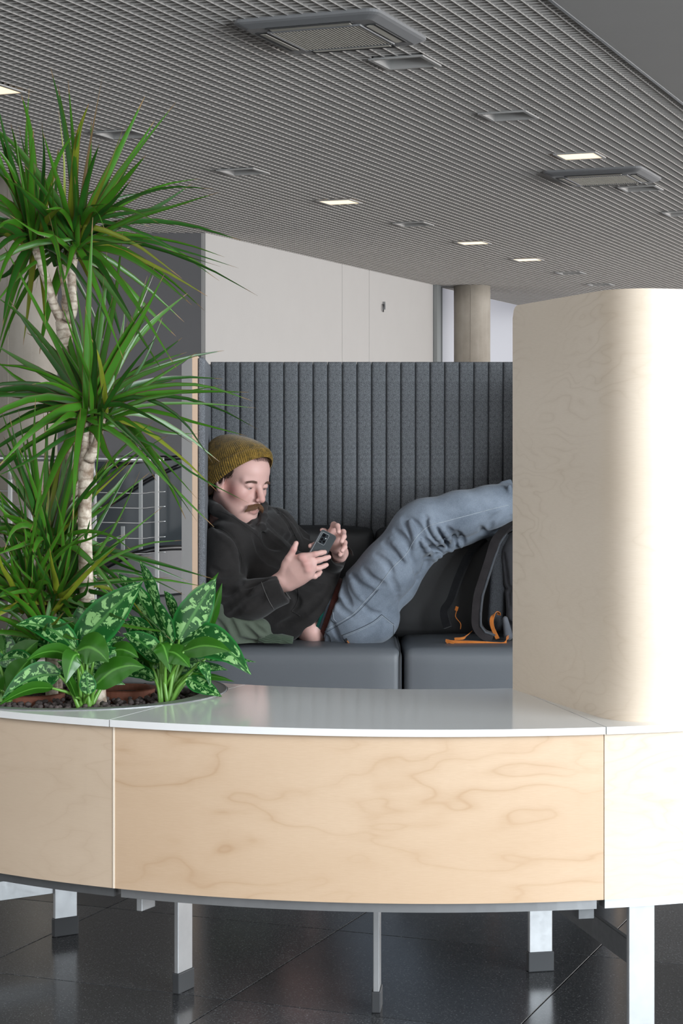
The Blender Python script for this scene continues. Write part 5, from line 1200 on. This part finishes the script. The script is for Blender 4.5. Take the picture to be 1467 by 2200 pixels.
def blade(name, pts, width, prof, fold, mat, parent, n=9, wdir=None, twist=0.0, cols=3, wave=0.0):
    """leaf along control points; prof(t) = relative width; fold = how deep the V is"""
    C = smooth_path([tuple(p) for p in pts], n + 1); V = []; UV = []; Fc = []
    for i in range(n + 1):
        t = C[min(i + 1, n)] - C[max(i - 1, 0)]; t = t / (np.linalg.norm(t) + 1e-9)
        wd_ = np.array(wdir, float); wd_ = wd_ - t * (wd_ @ t); wd_ /= np.linalg.norm(wd_) + 1e-9
        nn = np.cross(wd_, t); tw = twist * i / n; a = wd_ * math.cos(tw) + nn * math.sin(tw); b_ = nn * math.cos(tw) - wd_ * math.sin(tw); hw = width / 2 * prof(i / n)
        for k in range(cols):
            u = -1 + 2 * k / (cols - 1); V.append(C[i] + a * hw * u + b_ * (abs(u) * hw * fold + wave * hw * math.sin(i * 1.9 + (0 if u < 0 else 1.3)) * abs(u))); UV.append(((u + 1) / 2, i / n))
    for i in range(n):
        for k in range(cols - 1): q = i * cols + k; Fc.append((q, q + 1, q + cols + 1, q + cols))
    return mesh(name, V, Fc, MAT[mat], parent, smooth=True, uv=UV)
spear = lambda t: (0.45 + 0.55 * min(1, t / 0.20)) * max(0.03, (1 - t ** 1.55)) ** 0.95 if t < 1 else 0.03
oval = lambda t: max(0.02, math.sin(math.pi * min(1, (0.015 + 0.985 * t) ** 0.66)) ** 0.92) * (1.08 - 0.16 * t) if t < 0.995 else 0.02

# ---------------------------------------------------------------- dracaenas
rs = np.random.RandomState(11)
camv = np.array((0, 0, HC))
def rosette(parent, c, tips, fills, Lr, spread, wide, seed, zbias=0.25, el0=-0.75):
    """tips: picture points where leaf ends show; fills: extra leaves all round"""
    r = np.random.RandomState(seed); c = np.array(c)
    def add(tip, w, mat):
        d = tip - c; L = np.linalg.norm(d); hl_ = np.linalg.norm(d[:2]); up = np.array((0, 0, 1.0))
        base = c + np.array((r.uniform(-1, 1) * 0.012, r.uniform(-1, 1) * 0.012, r.uniform(-0.035, 0.02)))
        sag = (0.05 + 0.10 * r.rand()) * hl_ + (0.06 * L if d[2] < 0 else 0)
        q1 = base + d * 0.33 + up * sag * 0.75; q2 = base + d * 0.68 + up * sag * 0.62
        view = (c + d * 0.5) - camv; wd_ = np.cross(d, view); wd_ = wd_ / (np.linalg.norm(wd_) + 1e-9); wd_ = wd_ + r.uniform(-0.9, 0.9) * view / np.linalg.norm(view)
        blade('leaf', [base, q1, q2, tip], w, spear, r.uniform(0.15, 0.5), mat, parent, 8, wd_, r.uniform(-0.7, 0.7))
    def pick(): k = r.rand(); return 'dracaena_leaf' if k < 0.62 else ('dracaena_dark' if k < 0.95 else 'dracaena_yellow')
    for tp in tips:
        x, y = tp[0], tp[1]; wd2 = wide * (tp[2] if len(tp) > 2 else r.uniform(0.75, 1.1)); mt = tp[3] if len(tp) > 3 else pick()
        p0 = np.array(P(x, y, c[1])); dl = np.linalg.norm(p0 - c); L = max(dl * 1.04, Lr * r.uniform(0.72, 1.0)); dep = math.sqrt(max(L * L - dl * dl, 0)) * (1 if r.rand() < 0.5 else -1)
        dep = max(-0.20, min(0.16, dep)); add(np.array(P(x, y, c[1] + dep)), wd2, mt)
    for k in range(fills):
        el = r.uniform(el0, 1.25) + zbias * 0.3; az = r.uniform(0, 2 * math.pi); L = Lr * r.uniform(0.6, 1.0)
        d = np.array((math.cos(az) * math.cos(el), math.sin(az) * math.cos(el) * 0.8, math.sin(el))) * L
        if el < 0.3: d[2] -= 0.10 * L
        add(c + d, wide * r.uniform(0.6, 1.0), pick())
def cane(parent, pts, rad, green=True):
    tube_obj('stem', smooth_path(pts, 18), list(np.interp(np.linspace(0, 1, 18), np.linspace(0, 1, len(rad)), rad)), MAT['cane'], parent, 12)
def tip(parent, p, q): tube_obj('stem_tip', [p, (Vector(p) + Vector(q)) / 2, q], [0.0095, 0.010, 0.005], MAT['cane_tip'], parent, 8)
K = lambda L, oy=150: [(x * 0.3817, oy + y * 0.3817) + tuple(r_) for x, y, *r_ in L]
DB = 4.10; DA = 3.99; DC = 4.02
dB = empty('dracaena', (P(112, 0, DB).x, DB, ZSOIL), 'tallest dracaena, its two spiky crowns reaching up to the ceiling grille', 'plant', 'dracaena palms in the planter')
cane(dB, [(P(118, 0, DB).x, DB, ZSOIL - 0.02), P(120, 1400, DB), P(152, 1150, DB), P(153, 900, DB), P(143, 770, DB), P(136, 690, DB)], [0.017, 0.017, 0.016, 0.015, 0.0155, 0.017])
cane(dB, [P(134, 690, DB), P(116, 655, DB), P(96, 590, DB), P(78, 535, DB)], [0.012, 0.0095, 0.0095, 0.0098]); cane(dB, [P(142, 690, DB + 0.01), P(142, 630, DB + 0.015), P(132, 570, DB + 0.02)], [0.011, 0.009, 0.009])
cane(dB, [P(146, 690, DB - 0.01), P(157, 660, DB - 0.015), P(154, 590, DB - 0.02), P(161, 535, DB - 0.02)], [0.012, 0.0095, 0.009, 0.0095])
H1 = P(73, 512, DB); H2 = P(162, 520, DB - 0.02); H2b = P(130, 545, DB + 0.03); tip(dB, P(78, 537, DB), H1); tip(dB, P(161, 537, DB - 0.02), H2)
rosette(dB, H1, K([(165, 100), (120, 140), (-20, 170), (-25, 280), (-30, 420), (-30, 500), (-60, 690), (-60, 830), (-60, 960), (-70, 1010), (-60, 1190), (-40, 1330), (15, 1440, 1.0), (130, 1550, 1.15, 'dracaena_yellow'), (-10, 1560), (235, 290), (330, 440), (350, 780), (250, 1440), (290, 1060), (190, 330), (60, 300), (-40, 750), (345, 1200)]), 26, 0.42, 1, 0.0195, 21)
rosette(dB, H2, K([(325, 85, 1.1), (383, 60, 0.9), (577, 32, 0.45, 'dracaena_dry'), (500, 190, 1.0), (815, 150, 1.35, 'dracaena_leaf'), (870, 285, 1.0), (990, 182, 0.7), (822, 480), (1125, 612, 0.8), (1230, 690, 0.6), (1200, 670, 0.6), (1355, 960, 0.9), (1265, 1055, 0.75), (1450, 1272, 0.6), (1080, 1325, 0.9), (1150, 1355, 0.8), (990, 1500, 1.1, 'dracaena_leaf'), (700, 1560, 1.25, 'dracaena_dark'), (222, 1600, 1.3, 'dracaena_leaf'), (745, 612, 0.8, 'dracaena_dark'), (890, 860, 0.7), (800, 980, 0.6), (140, 540), (80, 620), (20, 600), (560, 420, 0.9), (240, 350, 0.7), (930, 1720, 0.7), (700, 310, 0.8, 'dracaena_yellow'), (600, 1340), (360, 1200), (470, 260, 0.8), (640, 620, 0.9)]), 22, 0.43, 1, 0.0205, 22)
rosette(dB, H2b, K([(325, 450), (420, 600), (110, 820), (250, 600), (60, 900), (560, 760), (200, 1240)]), 14, 0.38, 1, 0.016, 23)
dA = empty('dracaena', (P(212, 0, DA).x, DA, ZSOIL), 'middle dracaena with thick pale trunk and one crown at partition height', 'plant', 'dracaena palms in the planter')
cane(dA, [(P(214, 0, DA).x, DA, ZSOIL - 0.02), P(205, 1430, DA), P(188, 1300, DA), P(183, 1180, DA), P(182, 1080, DA), P(186, 985, DA)], [0.0165, 0.0165, 0.0155, 0.0145, 0.0140, 0.0165])
cane(dA, [P(184, 990, DA), P(182, 950, DA - 0.005), P(184, 905, DA - 0.005), P(186, 888, DA - 0.005)], [0.012, 0.0085, 0.0085, 0.0085]); cane(dA, [P(188, 990, DA + 0.01), P(195, 950, DA + 0.015), P(197, 890, DA + 0.015)], [0.011, 0.007, 0.007]); cane(dA, [P(190, 990, DA - 0.01), P(206, 955, DA - 0.015), P(216, 915, DA - 0.015), P(222, 890, DA - 0.015)], [0.012, 0.0085, 0.0085, 0.0085])
H3 = P(187, 880, DA - 0.005); H3b = P(222, 886, DA - 0.015); tip(dA, P(186, 890, DA - 0.005), P(188, 868, DA - 0.005)); tip(dA, P(222, 892, DA - 0.015), P(224, 872, DA - 0.015))
rosette(dA, H3, K([(480, 1330, 0.7), (522, 830, 1.1), (690, 915, 1.0), (870, 1140, 0.8), (925, 1150, 1.1, 'dracaena_leaf'), (1055, 1258, 1.25, 'dracaena_leaf'), (1262, 1580, 0.8), (1255, 1740, 0.8), (1400, 1815, 1.0), (1050, 1590, 0.7), (990, 1745, 0.7), (-30, 1270, 0.9), (-40, 1540), (-40, 1620, 0.9), (-30, 1840, 0.8), (345, 1290, 1.2), (180, 1770, 0.6), (270, 1760, 0.7), (410, 1380, 0.9), (640, 1260, 0.8), (840, 1380, 0.6), (560, 1300), (300, 1330), (150, 1480, 0.9)]) + K([(665, 410, 1.2, 'dracaena_leaf'), (410, 700, 1.1), (-20, 410, 1.2, 'dracaena_leaf'), (170, 770, 1.3, 'dracaena_leaf'), (1110, 710, 0.7), (1110, 582, 0.6)], 850), 30, 0.41, 1, 0.0195, 31)
rosette(dA, H3b, K([(1045, 695, 1.3, 'dracaena_leaf'), (1235, 372, 0.85), (1450, 190, 0.8), (1400, 605, 0.5), (1420, 30, 0.7), (1250, -60, 0.6), (930, 240, 0.6), (720, -420, 1.0), (900, -350, 0.8), (540, 470, 0.7), (880, 480, 0.9), (1440, 70, 0.5)], 850), 18, 0.37, 1, 0.017, 32)
dC = empty('dracaena', (P(105, 0, DC).x, DC, ZSOIL), 'short dense dracaena at the left with dark upright leaves', 'plant', 'dracaena palms in the planter')
cane(dC, [(P(112, 0, DC).x, DC, ZSOIL - 0.02), P(110, 1400, DC), P(108, 1280, DC), P(106, 1185, DC)], [0.0135, 0.013, 0.012, 0.011])
H4 = P(106, 1172, DC); H5 = P(58, 1285, DC - 0.03); H6 = P(128, 1285, DC - 0.01)
cane(dC, [P(110, 1420, DC + 0.01), P(85, 1350, DC + 0.02), P(60, 1275, DC + 0.02)], [0.010, 0.009, 0.009]); tip(dC, P(106, 1188, DC), H4); tip(dC, P(60, 1290, DC - 0.01), H5)
rosette(dC, H4, K([(200, 15, 0.8), (272, 15, 1.0), (55, 120, 1.2, 'dracaena_dark'), (-30, 250), (20, 230), (140, 180), (330, 120, 0.9), (395, 190, 1.0), (-40, 420), (-40, 570), (580, 135, 1.0, 'dracaena_leaf'), (690, 280, 0.9), (740, 870, 0.6), (690, 690, 0.5), (-30, 900, 0.9), (-40, 780), (830, 260, 0.8, 'dracaena_leaf'), (690, 1190, 1.2, 'dracaena_leaf'), (525, 1165, 1.1), (1080, 1055, 0.6), (180, 1050, 0.9), (385, 1300, 1.1, 'dracaena_yellow'), (-30, 700), (860, 910, 0.5), (560, 780, 0.6), (240, 60), (100, 60)], 850), 44, 0.37, 1, 0.0185, 41)
rosette(dC, H5, K([(-20, 800), (-30, 940), (60, 880), (120, 820), (200, 900), (-30, 1060), (-20, 1200), (260, 960), (300, 1100), (20, 750)], 850), 40, 0.33, 1, 0.0160, 42, 0.3, -0.35)
rosette(dC, H6, K([(330, 880), (390, 960), (420, 1060), (280, 860), (450, 1150), (180, 860), (250, 1280), (500, 1010)], 850), 44, 0.32, 1, 0.0160, 43, 0.3, -0.35)
rosette(dC, P(92, 1345, DC - 0.04), [], 40, 0.30, 1, 0.0165, 44, 0.3, -0.1)

# ---------------------------------------------------------------- aglaonemas (broad variegated leaves)
Q = lambda x, y, D: np.array(P(x * 0.3817, 850 + y * 0.3817, D))
def aglaonema(label, base, leaves, D0, seed):
    r = np.random.RandomState(seed); bx, by = base; D_ = D0; o = empty('aglaonema', (P(bx * 0.3817, 0, D_).x, D_, ZSOIL - 0.01), label, 'plant', 'variegated aglaonemas in the planter')
    fill = []
    for k in range(20):
        an = r.uniform(-0.25, math.pi + 0.25); L = r.uniform(190, 300); x0, y0 = bx + r.uniform(-70, 70), by - r.uniform(120, 330)
        fill.append((x0, y0, x0 + math.cos(an) * L, y0 - math.sin(an) * L * 0.75, r.uniform(90, 130), 'aglaonema_leaf' if k % 3 else 'aglaonema_plain', r.uniform(0.0, 0.08), r.uniform(0.02, 0.12), r.uniform(0.03, 0.15), r.uniform(0.1, 0.7)))
    leaves = list(leaves) + fill
    for (x0, y0, x1, y1, w, mat, d0, d1, arch, roll) in leaves:
        a, b_ = Q(x0, y0, D_ + d0), Q(x1, y1, D_ + d1); L = np.linalg.norm(b_ - a); up = np.array((0, 0, 1.0)); m1 = a + (b_ - a) * 0.36 + up * arch * L; m2 = a + (b_ - a) * 0.70 + up * arch * L * 0.85
        view = (a + b_) / 2 - camv; view /= np.linalg.norm(view); wd_ = np.cross(b_ - a, view); wd_ /= np.linalg.norm(wd_); wd_ = wd_ * math.cos(roll) + view * math.sin(roll)
        blade('leaf', [a, m1, m2, b_], w * 0.3817 * D_ / F, oval, r.uniform(0.12, 0.30), mat, o, 12, wd_, r.uniform(-0.25, 0.25), 5, 0.05)
        st = np.array((P(bx * 0.3817 + r.uniform(-14, 14), 0, D_).x, D_ + r.uniform(-0.015, 0.02), ZSOIL - 0.01))
        mid = st * 0.5 + a * 0.5 + np.array((0, 0, 0.01)); tube_obj('petiole', smooth_path([st, mid, a + (b_ - a) * 0.02], 7), [0.0050, 0.0046, 0.0042, 0.0038, 0.0034, 0.0030, 0.0026], MAT['petiole'], o, 6)
    return o
V_, N_, B_ = 'aglaonema_leaf', 'aglaonema_plain', 'aglaonema_back'
aglaonema('variegated aglaonema nearest the man, its leaves hanging over the bench top', (930, 1720), [
    (1005, 1380, 1215, 1030, 195, V_, 0.0, 0.01, 0.02, 0.15), (985, 1420, 1412, 1570, 215, V_, 0.0, -0.05, 0.22, 0.25), (905, 1360, 655, 995, 130, V_, 0.02, 0.05, 0.08, 0.5), (965, 1400, 838, 1105, 110, V_, -0.02, -0.03, 0.05, 0.7),
    (890, 1200, 785, 928, 80, V_, 0.03, 0.06, 0.06, 0.7), (985, 1260, 922, 1098, 70, V_, 0.04, 0.05, 0.12, 0.6), (985, 1370, 1015, 1190, 130, V_, 0.05, 0.06, 0.03, 0.2), (905, 1500, 690, 1340, 135, V_, -0.01, -0.03, 0.10, 0.4),
    (880, 1400, 715, 1245, 80, V_, 0.02, 0.03, 0.12, 0.6), (1050, 1590, 1248, 1695, 105, V_, -0.02, -0.06, 0.02, 0.4), (1080, 1545, 1282, 1545, 70, V_, 0.0, 0.01, 0.10, 0.7), (1120, 1500, 1190, 1645, 70, V_, -0.02, -0.04, 0.22, 0.4),
    (930, 1440, 1070, 1530, 130, N_, -0.03, -0.06, 0.14, 0.2), (900, 1390, 960, 1560, 120, N_, -0.02, -0.05, 0.2, 0.3), (1060, 1250, 1150, 1050, 120, B_, 0.08, 0.09, 0.02, 0.1), (1110, 1200, 1230, 995, 60, N_, 0.07, 0.08, 0.05, 0.5), (1170, 1330, 1250, 1055, 70, N_, 0.06, 0.07, 0.05, 0.6),
    (1030, 1440, 1300, 1440, 120, N_, -0.04, -0.09, 0.10, 0.3), (860, 1400, 780, 1260, 110, V_, 0.05, 0.07, 0.05, 0.2), (1000, 1380, 920, 1240, 120, N_, 0.06, 0.08, 0.05, 0.2), (1090, 1580, 1320, 1610, 60, N_, 0.04, 0.03, 0.06, 0.8), (1150, 1480, 1440, 1500, 50, V_, 0.05, 0.05, 0.05, 0.8)], 3.97, 1)
aglaonema('variegated aglaonema at the left front with one large leaf pointing right', (480, 1745), [
    (420, 1440, 803, 1045, 215, V_, 0.0, -0.04, 0.03, 0.1), (430, 1430, 90, 1290, 150, V_, -0.01, -0.05, 0.14, 0.35), (440, 1300, 545, 1145, 125, V_, 0.05, 0.07, 0.04, 0.2), (430, 1440, 612, 1500, 190, N_, -0.03, -0.07, 0.20, 0.15), (525, 1640, 815, 1530, 150, N_, -0.02, -0.04, 0.16, 0.25),
    (340, 1570, 10, 1705, 150, V_, -0.02, -0.05, 0.12, 0.2), (420, 1480, 150, 1490, 100, N_, -0.01, -0.04, 0.16, 0.5), (300, 1645, -10, 1745, 80, N_, -0.03, -0.05, 0.10, 0.5), (500, 1680, 480, 1545, 95, V_, -0.05, -0.05, 0.02, 0.2), (620, 1440, 780, 1475, 110, N_, 0.04, 0.02, 0.14, 0.3),
    (440, 1450, 370, 1620, 120, N_, -0.04, -0.07, 0.22, 0.2), (520, 1350, 640, 1180, 120, V_, 0.06, 0.08, 0.05, 0.3), (640, 1560, 560, 1420, 110, V_, 0.05, 0.06, 0.05, 0.3), (460, 1330, 350, 1250, 70, N_, 0.03, 0.04, 0.05, 0.3), (430, 1700, 350, 1530, 60, N_, -0.03, -0.05, 0.05, 0.6)], 3.91, 2)
aglaonema('variegated aglaonema cut by the left picture edge', (40, 1735), [
    (60, 1560, 215, 1380, 160, N_, 0.0, -0.02, 0.08, 0.2), (40, 1500, 10, 1310, 120, V_, 0.01, 0.02, 0.05, 0.3), (50, 1660, 170, 1480, 150, N_, -0.03, -0.05, 0.08, 0.2), (-10, 1500, 240, 1570, 110, V_, -0.01, -0.05, 0.18, 0.3), (20, 1600, -120, 1430, 150, V_, 0.0, -0.02, 0.08, 0.2), (30, 1540, 110, 1340, 120, N_, 0.03, 0.04, 0.05, 0.3), (10, 1660, -140, 1600, 130, N_, -0.03, -0.05, 0.12, 0.2)], 3.97, 3)
# ================================================================ turn the whole place so that the building axes are the world axes (camera and lamps included)
bpy.context.view_layer.update()
_R = Matrix.Rotation(A1, 4, 'Z')
for o in list(S.objects):
    if o.parent is None: o.matrix_world = _R @ o.matrix_world
bpy.context.view_layer.update()
